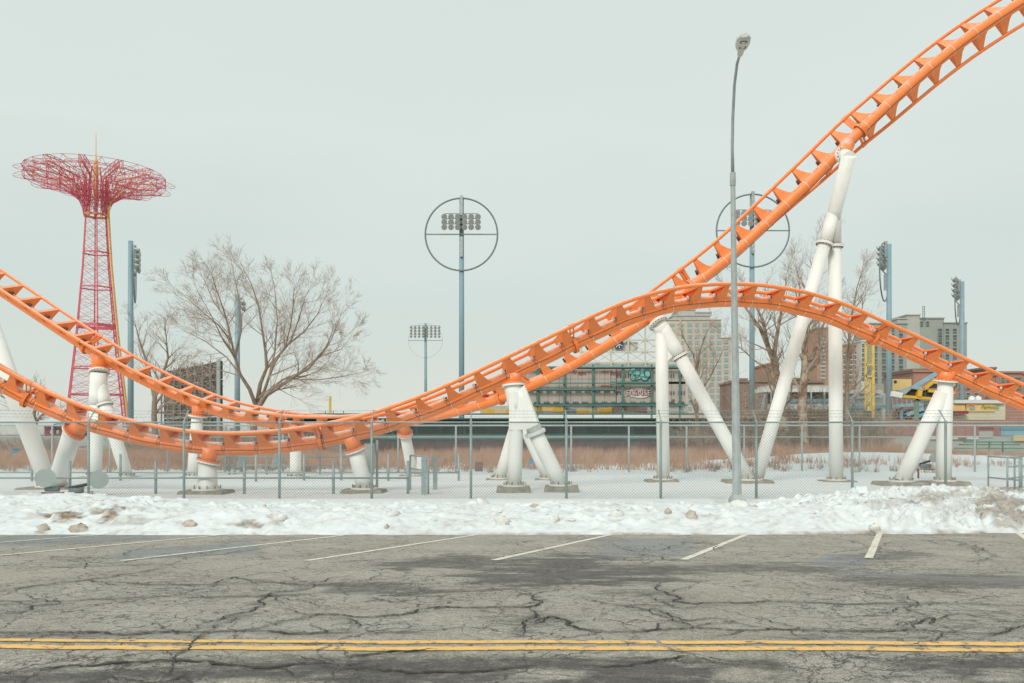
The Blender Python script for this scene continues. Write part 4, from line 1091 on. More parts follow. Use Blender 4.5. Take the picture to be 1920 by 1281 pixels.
# ------------------------------------------------------------------ parachute tower
pt_ = thing('parachute_tower', 'red lattice parachute-drop tower with a wide mushroom crown and yellow mast', 'tower')
TY = 250.0; TX = GX(180, TY); KZ = TY / F
def zt(py): return EYE + (808 - py) * KZ
def TR(z):   # leg circle radius against height
    return float(np.interp(z, [0, 10, 30, 50, 65], [9.4, 8.3, 5.9, 4.0, 3.1]))
def TP(r, a, z): return Vector((TX + r * math.cos(a), TY + r * math.sin(a), z))
levels = list(np.linspace(0, 65, 27))
for k in range(6):
    a = k * math.pi / 3
    MB().tube([TP(TR(z), a, z) for z in levels], [.25 - .10 * i / 26 for i in range(27)], 6).build('leg', M['red_steel'] if k else M['red_steel'], pt_)
for k in range(6):
    a = k * math.pi / 3; b_ = (k + 1) * math.pi / 3; q = MB()
    for i, (z0, z1) in enumerate(zip(levels, levels[1:])):
        w = .07
        q.bar(TP(TR(z0), a, z0), TP(TR(z1), b_, z1), w); q.bar(TP(TR(z0), b_, z0), TP(TR(z1), a, z1), w)
        if i % 2 == 0: q.bar(TP(TR(z0), a, z0), TP(TR(z0), b_, z0), w)
        mid = (TP(TR(z0), a, z0) + TP(TR(z0), b_, z0)) / 2; 
        if z0 < 35: q.bar(mid, TP(TR(z1), a, z1), .06); q.bar(mid, TP(TR(z1), b_, z1), .06)
    q.build('face_lattice', M['red_steel'], pt_)
for py in (740, 690, 612, 540, 475):
    q = MB(); z = zt(py)
    for k in range(6): q.bar(TP(TR(z) + .1, k * math.pi / 3, z), TP(TR(z) + .1, (k + 1) * math.pi / 3, z), .26, .35 if py != 612 else .9)
    q.build('ring_beam', M['red_steel'], pt_)
q = MB(); 
for o_ in (-.35, .35): q.tube([TP(TR(z) + .4, 0, z) + Vector((.2, o_, 0)) for z in np.linspace(2, 68, 24)], .17, 5)
for z in np.arange(2, 68, 1.3): q.bar(TP(TR(z) + .4, 0, z) + Vector((.2, -.4, 0)), TP(TR(z) + .4, 0, z + .6) + Vector((.2, .4, 0)), .13)
q.tube([TP(TR(65) + .4, 0, 66), TP(4.2, 0, 69), TP(6.0, 0, 71.2), TP(8.5, 0, 72.6)], .22, 5); q.build('stair_tower', M['tower_yellow'], pt_)
q = MB()
for k in range(6): q.bar(TP(3.4, k * math.pi / 3, 65.2), TP(3.4, (k + 1) * math.pi / 3, 65.2), .4, .6)
q.build('waist_platform', M['tower_orange'], pt_)
lowp = [(3.2, 65), (3.5, 67.0), (4.4, 69.2), (6.4, 71.3), (9.6, 72.8), (13, 73.7), (16.5, 74.3), (19.0, 74.8)]
upp = [(3.0, 76.2), (6, 76.4), (9.6, 76.8), (13, 77.2), (16.5, 77.4), (19.0, 77.3)]
NA = 12
for k in range(NA):
    a = (k + .5) * 2 * math.pi / NA; q = MB()
    for da in (-.5, .5):
        def W_(r, z): return TP(r, a, z) + Vector((-math.sin(a), math.cos(a), 0)) * da * 1.3
        L1 = [W_(*p) for p in lowp]; U1 = [W_(*p) for p in upp]
        for s1, s2 in zip(L1, L1[1:]): q.bar(s1, s2, .14)
        for s1, s2 in zip(U1, U1[1:]): q.bar(s1, s2, .14)
        for i in range(6):
            q.bar(L1[i + 2], U1[i], .10)
            if i < 5: q.bar(L1[i + 2], U1[i + 1], .09)
        q.bar(L1[1], U1[0], .1); q.bar(L1[0], U1[0], .1)
    for i in range(2, 8):
        q.bar(TP(lowp[i][0], a, lowp[i][1]) + Vector((-math.sin(a), math.cos(a), 0)) * .65, TP(lowp[i][0], a, lowp[i][1]) - Vector((-math.sin(a), math.cos(a), 0)) * .65, .1)
    q.build('crown_arm', M['red_steel'], pt_)
    if True:
        q = MB(); q.bar(TP(6, a, 74.6), TP(18, a, 75.9), .42, .22); q.build('arm_walkway', M['tower_orange'], pt_)
    # hoop at the arm end
    c = TP(18.4, a, 75.6); q = MB()
    pts = [c + Vector((math.cos(a), math.sin(a), 0)) * 3.3 * math.cos(t_) + Vector((-math.sin(a), math.cos(a), 0)) * 4.3 * math.sin(t_) * (1 - .25 * math.cos(t_)) + Vector((0, 0, -.4 * math.cos(t_))) for t_ in np.linspace(0, 2 * math.pi, 25)]
    q.tube(pts, .06, 5, False)
    for i in range(0, 24, 3): q.bar(pts[i], TP(18.5, a, 75.4), .06)
    q.build('parachute_hoop', M['red_steel'], pt_)
for (r_, z_, w_) in ((19.0, 77.2, .10), (19.0, 75.0, .10), (13, 77.2, .09), (9.6, 73.0, .12), (9.6, 76.8, .1), (6.2, 71.2, .14), (16.5, 74.6, .09), (4.2, 68.8, .14)):
    q = MB(); pts = [TP(r_, a, z_) for a in np.linspace(0, 2 * math.pi, 25)]
    for a_, b_ in zip(pts, pts[1:]): q.bar(a_, b_, w_)
    q.build('crown_ring', M['red_steel'], pt_)
q = MB(); n_ = 24
A = [TP(19.0, a, 77.2) for a in np.linspace(0, 2 * math.pi, n_ + 1)]; B = [TP(16.5, a + math.pi / n_, 74.7) for a in np.linspace(0, 2 * math.pi, n_ + 1)]; C_ = [TP(9.6, a, 73.0) for a in np.linspace(0, 2 * math.pi, n_ + 1)]; D_ = [TP(13, a, 77.2) for a in np.linspace(0, 2 * math.pi, n_ + 1)]
E_ = [TP(4.4, a, 69.3) for a in np.linspace(0, 2 * math.pi, n_ + 1)]
for i in range(n_):
    q.bar(A[i], B[i], .07); q.bar(B[i], A[i + 1], .07); q.bar(B[i], C_[i], .07); q.bar(B[i], C_[i + 1], .07); q.bar(D_[i], A[i], .07); q.bar(D_[i], C_[i + 1], .06); q.bar(C_[i], E_[i], .09); q.bar(C_[i], E_[i + 1], .09)
q.build('crown_bracing', M['red_steel'], pt_)
q = MB()
for k in range(6):
    a = k * math.pi / 3; q.bar(TP(3.1, a, 65), TP(1.2, a, 79.5), .2)
    for z in np.arange(66, 79, 1.7): q.bar(TP(3.0 - (z - 65) * .13, a, z), TP(3.0 - (z - 65) * .13, a + math.pi / 3, z + 1), .09)
q.build('top_cage', M['red_steel'], pt_)
q = MB(); q.tube([(TX, TY, 70), (TX, TY, 80), (TX, TY, 82.4)], [.75, .7, .25], 8); q.tube([(TX, TY, 82), (TX, TY, 89.5)], [.14, .07], 6); q.build('mast', M['tower_yellow'], pt_)
q = MB(); q.box((TX + 6, TY - 8, 1.6), (10, 5, 3.2)); q.build('base_kiosk', M['tower_yellow'], pt_)
rebase(pt_, (TX, TY, 0))

# ------------------------------------------------------------------ bare trees
class TreeGen:
    def __init__(s, seed): s.r = random.Random(seed); s.t = MB(); s.c = MB(); s.n = 0
    def grow(s, p, d, L, r, depth, maxd, up=.12, spread=.6):
        rd = s.r; n = 4 if depth < 2 else 3
        pts = [Vector(p)]; rs = [r]; dirs = [d.normalized()]
        q = Vector(p); dd = d.normalized()
        for i in range(n):
            dd = (dd + Vector((rd.gauss(0, .09), rd.gauss(0, .09), rd.gauss(0, .07) + up * .2))).normalized()
            q = q + dd * L / n; pts.append(q.copy()); dirs.append(dd.copy()); rs.append(max(.0045, r * (1 - .5 * (i + 1) / n)))
        (s.t if depth < 2 else s.c).tube(pts, rs, 7 if depth == 0 else (5 if depth < 3 else 3), False); s.n += 1
        if depth >= maxd: return
        k = {0: 3, 1: 4, 2: 4, 3: 5}.get(depth, 3)
        for j in range(k):
            i = n if j == 0 else rd.randint(1, n)
            ang = rd.uniform(.25, spread + .25) * (0.5 if j == 0 else 1)
            ax = Vector((rd.gauss(0, 1), rd.gauss(0, 1), rd.gauss(0, .5))).normalized()
            nd = Matrix.Rotation(ang, 3, ax.cross(dirs[i]).normalized() if ax.cross(dirs[i]).length > .01 else Vector((1, 0, 0))) @ dirs[i]
            nd = (nd + Vector((0, 0, up * .6))).normalized()
            s.grow(pts[i], nd, L * rd.uniform(.50, .74), rs[i] * rd.uniform(.5, .7), depth + 1, maxd, up, spread)
def bare_tree(name, label, limbs, seed, maxd=5, up=.12, spread=.6, m_='bark', grp='bare winter trees'):
    """limbs: list of (list of points, r0, r1, child length)"""
    t = thing(name, label, 'tree', grp); g = TreeGen(seed); rd = g.r
    for pts, r0, r1, cl in limbs:
        pts = [P(*q) for q in pts]; n = len(pts)
        rs = [r0 + (r1 - r0) * i / (n - 1) for i in range(n)]
        g.t.tube(pts, rs, 8, False)
        if cl <= 0: continue
        tot = sum((b - a).length for a, b in zip(pts, pts[1:])); acc = 0
        for i in range(n - 1):
            seg = (pts[i + 1] - pts[i]); L = seg.length; k = max(1, int(L / (cl * .22)))
            for j in range(k):
                u = (j + rd.random()) / k; f = (acc + u * L) / tot
                if f < .25: continue
                d = seg.normalized(); ax = Vector((rd.gauss(0, 1), rd.gauss(0, 1), rd.gauss(0, 1))); c = ax.cross(d).normalized()
                nd = Matrix.Rotation(rd.uniform(.45, 1.0) * (spread + .5), 3, c) @ d; nd = (nd + Vector((0, 0, up))).normalized()
                g.grow(pts[i] + seg * u, nd, cl * rd.uniform(.6, 1.05) * (1.0 - .35 * f), rs[i] * rd.uniform(.3, .5), 2, maxd, up, spread)
            acc += L
        g.grow(pts[-1], pts[-1] - pts[-2], cl * .62, r1, 1, maxd, up, spread)
    g.t.build('trunk', M[m_], t, True); stuff(g.c.build('crown', M['twig'], t))
    b = P(*limbs[0][0][0]); rebase(t, (b.x, b.y, 0)); return t
Y = 60
big = [([(474, 826, Y), (476, 790, Y), (480, 765, Y), (483, 748, Y)], .50, .40, 0),
       ([(481, 765, Y), (468, 730, Y - 1), (450, 702, Y - 1), (441, 670, Y - 2), (434, 640, Y - 2), (425, 600, Y - 2), (412, 560, Y - 3)], .27, .07, 2.4),
       ([(483, 750, Y), (488, 720, Y), (500, 690, Y + 1), (498, 660, Y + 1), (492, 620, Y + 2), (484, 570, Y + 2), (470, 530, Y + 2)], .30, .06, 2.4),
       ([(484, 748, Y), (495, 735, Y), (505, 705, Y - 1), (515, 680, Y - 1), (535, 650, Y - 1), (545, 610, Y - 2), (550, 570, Y - 3)], .24, .06, 2.3),
       ([(500, 690, Y + 1), (520, 670, Y + 1), (545, 640, Y + 2), (560, 600, Y + 3), (570, 565, Y + 3)], .2, .05, 2.2),
       ([(478, 752, Y), (500, 735, Y - 1), (530, 712, Y - 2), (560, 700, Y - 2), (600, 668, Y - 3), (620, 640, Y - 3), (632, 610, Y - 3)], .17, .04, 2.2),
       ([(483, 765, Y - 1), (500, 740, Y - 3), (515, 725, Y - 3), (545, 712, Y - 3), (600, 712, Y - 4), (640, 706, Y - 4), (672, 700, Y - 5)], .14, .03, 1.8),
       ([(434, 640, Y - 2), (410, 610, Y - 3), (380, 585, Y - 3), (352, 560, Y - 3)], .12, .04, 2.2),
       ([(450, 702, Y - 1), (425, 670, Y + 1), (385, 640, Y + 1), (345, 620, Y + 2)], .12, .03, 2.0),
       ([(441, 670, Y - 2), (420, 640, Y - 4), (395, 590, Y - 4), (370, 545, Y - 4)], .12, .03, 2.0)]
big += [([(505, 705, Y - 1), (515, 660, Y), (520, 600, Y + 1), (515, 540, Y + 2)], .17, .05, 2.2), ([(441, 670, Y - 2), (452, 620, Y), (450, 570, Y + 1), (440, 520, Y + 2)], .17, .05, 2.2),
        ([(535, 650, Y - 1), (570, 622, Y), (595, 590, Y), (606, 565, Y)], .13, .04, 2.0), ([(425, 600, Y - 2), (400, 565, Y - 1), (385, 530, Y)], .1, .04, 2.0), ([(600, 668, Y - 3), (640, 655, Y - 3), (652, 640, Y - 3)], .07, .02, 1.5)]
big = [(p_, a_ * .55, b_ * .5, c_ * 1.0) for p_, a_, b_, c_ in big]
bare_tree('bare_tree', 'large spreading leafless tree rising behind the track dip on the left', big, 3, 5, .07, .62)
Y = 58
bare_tree('bare_tree', 'leaning leafless tree stem just right of the big spreading tree', [([(475, 800, Y), (482, 768, Y), (500, 740, Y), (520, 728, Y), (545, 710, Y), (580, 690, Y - 1), (608, 655, Y - 2)], .22, .05, 1.8)], 4, 5, .1, .6)
Y = 66
bare_tree('bare_tree', 'smaller leafless tree in front of the thin edge-on mast on the left', [([(292, 830, Y), (289, 780, Y), (290, 745, Y), (283, 715, Y), (275, 680, Y), (262, 640, Y)], .27, .06, 2.2), ([(290, 745, Y), (302, 712, Y), (315, 672, Y), (312, 640, Y)], .16, .05, 2.0), ([(289, 760, Y), (305, 740, Y), (330, 700, Y)], .12, .04, 1.8)], 5, 5, .12, .6)
Y = 75
bare_tree('bare_tree', 'dark leafless tree at the far left behind the leaning cream leg', [([(63, 840, Y), (62, 800, Y), (64, 775, Y), (70, 745, Y)], .25, .1, 1.8), ([(62, 795, Y), (45, 775, Y), (20, 752, Y), (0, 742, Y)], .13, .05, 1.8), ([(62, 795, Y), (80, 778, Y), (100, 770, Y)], .1, .04, 1.5)], 6, 4, .15, .7)
Y = 62
bare_tree('bare_tree', 'leafless tree with a reddish leaning trunk between the slanting cream legs', [([(1480, 850, Y), (1470, 810, Y), (1463, 765, Y), (1462, 730, Y), (1452, 680, Y), (1440, 650, Y), (1425, 615, Y), (1400, 580, Y)], .42, .08, 2.6),
          ([(1450, 675, Y), (1455, 640, Y), (1462, 600, Y), (1470, 560, Y)], .2, .06, 2.6), ([(1440, 648, Y), (1430, 600, Y - 2), (1410, 560, Y - 2)], .15, .05, 2.4), ([(1448, 695, Y), (1420, 680, Y), (1385, 650, Y)], .1, .03, 2.0)], 7, 5, .12, .6, 'bark_pale')
bare_tree('bare_tree', 'leafless tree with a pale mottled trunk right of the slanting cream leg', [([(1508, 845, Y - 2), (1505, 800, Y - 2), (1505, 740, Y - 2), (1509, 690, Y - 2), (1508, 640, Y - 2), (1513, 590, Y - 2), (1520, 540, Y - 2), (1530, 500, Y - 2)], .40, .06, 2.7),
          ([(1509, 700, Y - 2), (1525, 665, Y - 2), (1535, 630, Y - 3), (1548, 600, Y - 3)], .16, .05, 2.2), ([(1509, 705, Y - 2), (1530, 685, Y - 2), (1545, 640, Y - 1)], .12, .04, 2.2), ([(1508, 640, Y - 2), (1495, 590, Y), (1500, 540, Y)], .14, .05, 2.4)], 8, 5, .14, .55, 'bark_pale')
bare_tree('bare_tree', 'thin leafless tree just right of the tall cream column', [([(1592, 850, Y), (1588, 780, Y), (1588, 720, Y), (1590, 660, Y), (1596, 600, Y), (1605, 550, Y)], .24, .05, 2.4), ([(1588, 700, Y), (1600, 640, Y), (1615, 590, Y)], .1, .04, 2.2)], 9, 5, .14, .6)
Y = 70
bare_tree('bare_tree', 'slim leafless sapling in front of the beige tower block', [([(1308, 840, Y), (1306, 760, Y), (1306, 700, Y), (1312, 660, Y), (1322, 630, Y)], .18, .05, 2.2), ([(1307, 700, Y), (1300, 665, Y), (1285, 640, Y)], .09, .04, 2.0), ([(1307, 740, Y), (1330, 710, Y), (1350, 670, Y)], .09, .03, 2.0)], 10, 4, .14, .5, 'bark_pale')

# tangle of brush behind the far fence
def brush(name, label, x0, x1, Y0, Y1, h, n, m_, seed, cat='brush'):
    rd = random.Random(seed); mb = MB()
    for i in range(n):
        Y = rd.uniform(Y0, Y1); x = GX(rd.uniform(x0, x1), Y); a = Vector((x, Y, 0)); d = Vector((rd.gauss(0, .5), rd.gauss(0, .4), 1)).normalized()
        L = h * rd.uniform(.5, 1.15); pts = [a]
        for k in range(3): d = (d + Vector((rd.gauss(0, .28), rd.gauss(0, .2), rd.gauss(0, .15)))).normalized(); pts.append(pts[-1] + d * L / 3)
        mb.tube(pts, [.022, .016, .012, .008], 3, False)
        for k in range(3):
            b = pts[rd.randint(1, 3)]; e_ = Vector((rd.gauss(0, 1), rd.gauss(0, .6), rd.gauss(.3, .6))).normalized() * L * .3; mb.tube([b, b + e_], [.012, .006], 3, False)
    o = stuff(mb.build(name, M[m_])); o['label'] = label; o['category'] = cat; return o
brush('thorn_brush', 'tangled bare brush behind the far fence between the cream legs on the right', 1270, 1640, 60, 72, 3.0, 1500, 'brush', 1)
brush('thorn_brush', 'tall tangled saplings and twigs in front of the blue ride platform', 1400, 1660, 64, 72, 5.6, 700, 'brush', 8)
brush('thorn_brush', 'tangled bare brush in front of the brown billboard back on the left', 230, 620, 62, 70, 2.4, 1300, 'brush', 2)
brush('thorn_brush', 'dark bare brush at the far left edge behind the leaning cream legs', -150, 130, 70, 84, 2.0, 700, 'brush', 3)
brush('purple_brush', 'low dark purple-brown bushes behind the reeds in front of the green wall', 640, 1560, 61, 66, 1.6, 2600, 'purple', 4)

# ------------------------------------------------------------------ reeds
def reeds():
    n = 52000
    Y = rng.uniform(45.8, 60, n); px = rng.uniform(-260, 2200, n); X = (px - 960) * Y / F
    d = fbm(X * .12, Y * .25, 3, 61); g = fbm(X * .9, Y * .9, 3, 62)
    keep = (rng.random(n) < np.clip(.35 + (g - .3) * 2.2, .1, 1)) & ~((np.abs(X - 20) < 9) & (Y > 47.6) & (Y < 54) & (g < .62)) & ~((X > 13) & (Y < 47) & (g < .55)) & ~((px > 1800) & (g < .5))
    X = X[keep]; Y = Y[keep]; g = g[keep]; d = d[keep]; n = len(X)
    h = (.40 + .62 * g + .25 * d) * rng.uniform(.6, 1.25, n) * np.clip((Y - 44.6) / 4, .45, 1.0) * np.where((960 + X * F / Y) > 1740, .6, 1.0)
    lean = rng.normal(0, .22, n); lean2 = rng.normal(0, .12, n); w = rng.uniform(.010, .026, n)
    Z = snow_z(X, Y) - .03
    v = np.zeros((n, 3, 3), np.float32)
    v[:, 0] = np.stack([X - w, Y, Z], -1); v[:, 1] = np.stack([X + w, Y, Z], -1); v[:, 2] = np.stack([X + lean * h, Y + lean2 * h, Z + h], -1)
    # second crossing blade
    me = bpy.data.meshes.new('dry_reeds'); me.vertices.add(n * 3); me.vertices.foreach_set('co', v.reshape(-1))
    me.loops.add(n * 3); me.loops.foreach_set('vertex_index', np.arange(n * 3, dtype=np.int32)); me.polygons.add(n)
    me.polygons.foreach_set('loop_start', np.arange(n, dtype=np.int32) * 3); me.polygons.foreach_set('loop_total', np.full(n, 3, np.int32)); me.update()
    me.materials.append(M['reed']); o = stuff(link('dry_reeds', me)); o['label'] = 'belt of dry tan reeds between the far fence and the green wall'; o['category'] = 'reeds'
reeds()
# tufts poking through the field snow
def tufts():
    mb = MB(); rd = random.Random(12)
    for i in range(90):
        Y = rd.uniform(43.5, 46); x = GX(rd.uniform(0, 1920), Y); z = ground_z(x, Y)
        for k in range(rd.randint(8, 22)):
            a = Vector((x + rd.gauss(0, .1), Y + rd.gauss(0, .1), z)); d = Vector((rd.gauss(0, .35), rd.gauss(0, .2), 1)) * rd.uniform(.2, .6)
            mb.add([a - Vector((.01, 0, 0)), a + Vector((.01, 0, 0)), a + d], [(0, 1, 2)])
    o = stuff(mb.build('weed_tufts', M['brush'])); o['label'] = 'sparse brown weed tufts poking through the snow along the far fence'; o['category'] = 'weeds'
tufts()

# ------------------------------------------------------------------ text helper
def text_part(name, s, size, loc, m_, parent, rot=(R(90), 0, 0), shear=0.0, ext=.01, offset=0.0):
    cu = bpy.data.curves.new(name, 'FONT'); cu.body = s; cu.size = size; cu.extrude = ext; cu.shear = shear; cu.offset = offset; cu.resolution_u = 3
    tmp = bpy.data.objects.new('tmp_text', cu); COL.objects.link(tmp)
    dg = bpy.context.evaluated_depsgraph_get(); me = bpy.data.meshes.new_from_object(tmp.evaluated_get(dg)); bpy.data.objects.remove(tmp)
    me.materials.clear(); me.materials.append(m_)
    o = link(name, me, parent, loc); o.rotation_euler = rot; return o

# ------------------------------------------------------------------ outfield wall / stadium back
ow = thing('outfield_wall', 'long dark green ballpark wall with pale rails, running behind the reeds', 'wall')
Y = 80
def bx(root, name, px0, px1, py0, py1, Y, dep, m_, dy=0.0):
    x0, x1, z1, z0 = GX(px0, Y), GX(px1, Y), GZ(py0, Y), GZ(py1, Y); z0 = max(z0, 0) if py1 >= 800 else z0
    return MB().box(((x0 + x1) / 2, Y + dep / 2 + dy, (z0 + z1) / 2), (abs(x1 - x0), dep, z1 - z0)).build(name, M[m_], root)
bx(ow, 'wall_back', 640, 1640, 786, 850, Y + .6, .4, 'darkgap')
for i, a in enumerate(np.arange(640, 1640, 20)):
    if a < 1610: bx(ow, 'lower_panel', a + .4, a + 19.6, 823, 850, Y, .15, 'green')
for py, th, m_ in ((775, 3, 'green'), (784, 2.5, 'green'), (790, 2, 'green'), (797, 3, 'green'), (815, 9, 'teal')):
    for a in np.arange(560 if py == 775 else 640, 1560, 100): bx(ow, 'rail', a, a + 100, py, py + th, Y - .2, .2, m_)
for a in np.arange(645, 1560, 45): bx(ow, 'wall_post', a, a + 1.5, 786, 850, Y + .1, .15, 'green')
rebase(ow, (0, Y, 0))
gr = thing('green_shed_roof', 'long low dark green roof line just above the dip of the orange tracks', 'roof')
bx(gr, 'fascia', 500, 705, 778, 786, 95, .5, 'green'); bx(gr, 'roof_edge', 500, 705, 776.6, 777.9, 94.8, 4, 'teal'); bx(gr, 'wall', 505, 700, 786, 830, 95.6, .3, 'darkgap')
for a in (610, 625, 644): MB().tube([P(a, 778, 94.5), P(a, 770, 94.5)], .04, 5).build('finial', M['black'], gr)
rebase(gr, (GX(600, 95), 95, 0))
fp = tag(bx(None, 'foul_pole', 616.5, 620.5, 743, 812, 97, .25, 'yellow'), 'short yellow foul pole above the green roof line left of centre', 'foul pole')

# abandoned grandstand / scoreboard back
sb_ = thing('scoreboard_back', 'grey panelled back of a large sign structure in a teal steel frame, sprayed with graffiti', 'scoreboard', None)
Y = 110
# panels
def panels(px0, px1, py0, py1, nx, ny, m_='greypanel', name='panel'):
    w = (px1 - px0) / nx; h = (py1 - py0) / ny
    for i in range(nx):
        for j in range(ny):
            rdj = ((i * 7 + j * 3) % 5) * .012
            bx(sb_, name, px0 + i * w + .25, px0 + (i + 1) * w - .25, py0 + j * h + .25, py0 + (j + 1) * h - .25, Y, .12, m_, rdj)
panels(985, 1155, 692, 730, 8, 2); panels(985, 1155, 733, 757, 8, 1); panels(1156, 1285, 692, 716, 5, 1); panels(1156, 1285, 720, 757, 5, 1)
bx(sb_, 'backing', 984, 1285, 690, 758, Y + .3, .3, 'darkgap')
# dark ventilation slots
slot = MB()
for (a, b, py, st) in ((990, 1155, 734.5, 4.3), (985, 1290, 754.5, 4.4)):
    x = a
    while x < b:
        for k in range(3): slot.box(P(x + k * 4, py, Y - .06), (.17, .1, .20))
        x += 18
for x in list(np.arange(1158, 1285, 5.0)):
    if int(x) % 4 != 0:
        for py in (703, 706.5, 735, 738.5): slot.box(P(x, py, Y - .06), (.15, .1, .17))
stuff(slot.build('vent_slots', M['darkwin'], sb_))
for x in (1008, 1058, 1112, 1167.5, 1222, 1275): bx(sb_, 'frame_post', x - 1.6, x + 1.6, 683 if x > 1100 else 686, 835, Y - .5, .22, 'teal')
for (a, b, py, th) in ((985, 1290, 687, 3), (985, 1145, 717.5, 2), (985, 1155, 729, 3), (1145, 1240, 715.5, 3.5), (1145, 1240, 720, 1.8), (985, 1290, 758, 3), (1110, 1240, 755, 1.6)):
    bx(sb_, 'frame_beam', a, b, py, py + th, Y - .8, .22, 'teal')
for x in (1082, 1101, 1122, 1143): bx(sb_, 'stile', x - .6, x + .6, 695, 728, Y - .15, .1, 'paleframe')
# mural under it
mu = MB()
bx(sb_, 'mural_board', 900, 1290, 761, 776, Y + .6, .2, 'beige_grey')
for i in range(14):
    a = 905 + i * 22; y0 = 769 + 3 * math.sin(i * .9); y1 = 769 + 3 * math.sin((i + 1) * .9)
    A_ = [P(a, y0 - 4, Y + .5), P(a + 22.2, y1 - 4, Y + .5), P(a + 22.2, y1 + 5.5, Y + .5), P(a, y0 + 5.5, Y + .5)]
    MB().prism(A_, (0, 0, 0), (0, .08, 0)).build('mural_stripe', M[('rideyel', 'signyel', 'rideyel', 'ring')[i % 4]] if i < 11 else M['darkbrown'], sb_)
# graffiti
def blob(cx, cy, rx, ry, Y, m_, name, par, seed, th=.03):
    rd = random.Random(seed); pts = []
    for k in range(20):
        a = 2 * math.pi * k / 20; f = 1 + .12 * math.sin(3 * a + seed) + rd.uniform(-.04, .04); pts.append(P(cx + rx * f * math.cos(a), cy + ry * f * math.sin(a), Y))
    return MB().prism(pts, (0, 0, 0), (0, th, 0)).build(name, m_, par)
for i, (cx, cy, rx, ry) in enumerate(((1187, 697, 9, 6), (1192, 706, 11, 8), (1206, 697, 8, 6), (1209, 706, 9, 7.5), (1194, 700, 7, 7), (1214, 700, 6, 7))):
    blob(cx, cy, rx + .2, ry + .2, Y - .10 - .03 * i, M['darkgraf'], 'graffiti_outline', sb_, i, .012)
    blob(cx, cy, rx - .9, ry - .9, Y - .115 - .03 * i, M['tealgraf'], 'graffiti_letter', sb_, i, .012)
for (x0, y0, x1, y1) in ((1180, 703, 1198, 703), (1190, 695, 1192, 712), (1202, 705, 1216, 709), (1208, 694, 1210, 708), (1184, 708, 1196, 711)):
    MB().bar(P(x0, y0, Y - .32), P(x1, y1, Y - .32), .05).build('graffiti_stroke', M['darkgraf'], sb_)
blob(1194, 737, 26, 9, Y - .09, M['whitegraf'], 'graffiti_ground', sb_, 5)
for k, (m_, off, dy) in enumerate((('darkgraf', .055, -.14), ('redgraf', .03, -.17), ('whitegraf', -.01, -.20))):
    text_part('graffiti_text', 'OGNSE', 1.0, P(1172, 741.5, Y) + Vector((0, dy, 0)), M[m_], sb_, offset=off)
for s, x, y, sz in (('DONZE', 1125, 726, .42), ('HONZE', 1127, 699, .40), ('DONS', 1143, 703, .5), ('RENT', 1083, 703, .55), ('KE', 1073, 700, .5), ('DO', 1226, 731, .5), ('SB', 1257, 753, .45)):
    text_part('graffiti_tag', s, sz, P(x, y, Y) + Vector((0, -.12, 0)), M['redgraf'], sb_, shear=.4, offset=.005)
rebase(sb_, (GX(1130, Y), Y, 0))
# pale truss above it (lattice sign frame)
tr_ = thing('sign_truss', 'pale rusty lattice sign frame with a round blue emblem, above the graffiti panels', 'sign frame')
Y = 125
for x in (1090, 1146, 1178, 1210, 1243, 1275): MB().bar(P(x, 600 if x > 1150 else 640, Y), P(x, 686, Y), .22).build('truss_post', M['paleframe'], tr_)
for py in (606, 638, 660, 680): MB().bar(P(1085, py, Y) if py > 650 else P(1150, py, Y), P(1285, py, Y), .20).build('truss_beam', M['paleframe'], tr_)
for x in (1090, 1118, 1146, 1178, 1210, 1243):
    for (a, b) in ((660, 680), (638, 660), (606, 638)):
        if a < 650 and x < 1146: continue
        MB().bar(P(x, a, Y + .1), P(x + 32, b, Y + .1), .09).build('truss_brace', M['paleframe'], tr_)
        MB().bar(P(x + 32, a, Y + .2), P(x, b, Y + .2), .09).build('truss_brace', M['paleframe'], tr_)
bx(tr_, 'white_board', 1130, 1196, 641, 658, Y + .5, .15, 'roofwhite'); bx(tr_, 'lower_board', 1085, 1285, 681, 686, Y + .5, .15, 'roofwhite')
pts = [P(1160 + 9.5 * math.cos(a), 645 + 9.5 * math.sin(a), Y - .2) for a in np.linspace(0, 2 * math.pi, 25)[:-1]]
MB().prism(pts, (0, 0, 0), (0, .1, 0)).build('round_emblem', M['navy'], tr_)
for a in (.5, 2.2, 1.35): 
    dx, dy = 8.5 * math.cos(a), 8.5 * math.sin(a); MB().bar(P(1160 - dx, 645 - dy, Y - .26), P(1160 + dx, 645 + dy, Y - .26), .10).build('emblem_stripe', M['white'], tr_)
rebase(tr_, (GX(1180, Y), Y, 0))

# ------------------------------------------------------------------ brown billboard back on the left
bb = thing('billboard_back', 'dark brown back of a big billboard with a grey grid of struts, overgrown with vines', 'billboard')
A0 = Vector((GX(307, 95), 95, 0)); B0 = Vector((GX(415, 80), 80, 0)); z1 = GZ(697, 95)
d = (B0 - A0); n_ = Vector((d.y, -d.x, 0)).normalized() * -1
if n_.y > 0: n_ = -n_
up = Vector((0, 0, 1))
NPC, NPR = 8, 5
for i in range(NPC):
    for j in range(NPR):
        a = A0 + d * (i + .02) / NPC + up * (z1 * (j + .02) / NPR); b = A0 + d * (i + .98) / NPC + up * (z1 * (j + .02) / NPR); h = up * z1 * .96 / NPR
        MB().prism([a, b, b + h, a + h], (0, 0, 0), -n_ * .15).build('back_panel', M['bboard'], bb)
for i in range(NPC + 1):
    a = A0 + d * i / NPC + n_ * .25; MB().bar(a, a + up * (z1 + .1), .13 if i < NPC else .3).build('strut', M['ring'] if i < NPC else M['galv'], bb)
for j in range(13):
    a = A0 + n_ * .18 + up * z1 * (j + .3) / 13; MB().bar(a, a + d, .05).build('girt', M['ring'], bb)
rd = random.Random(3); vv = MB()
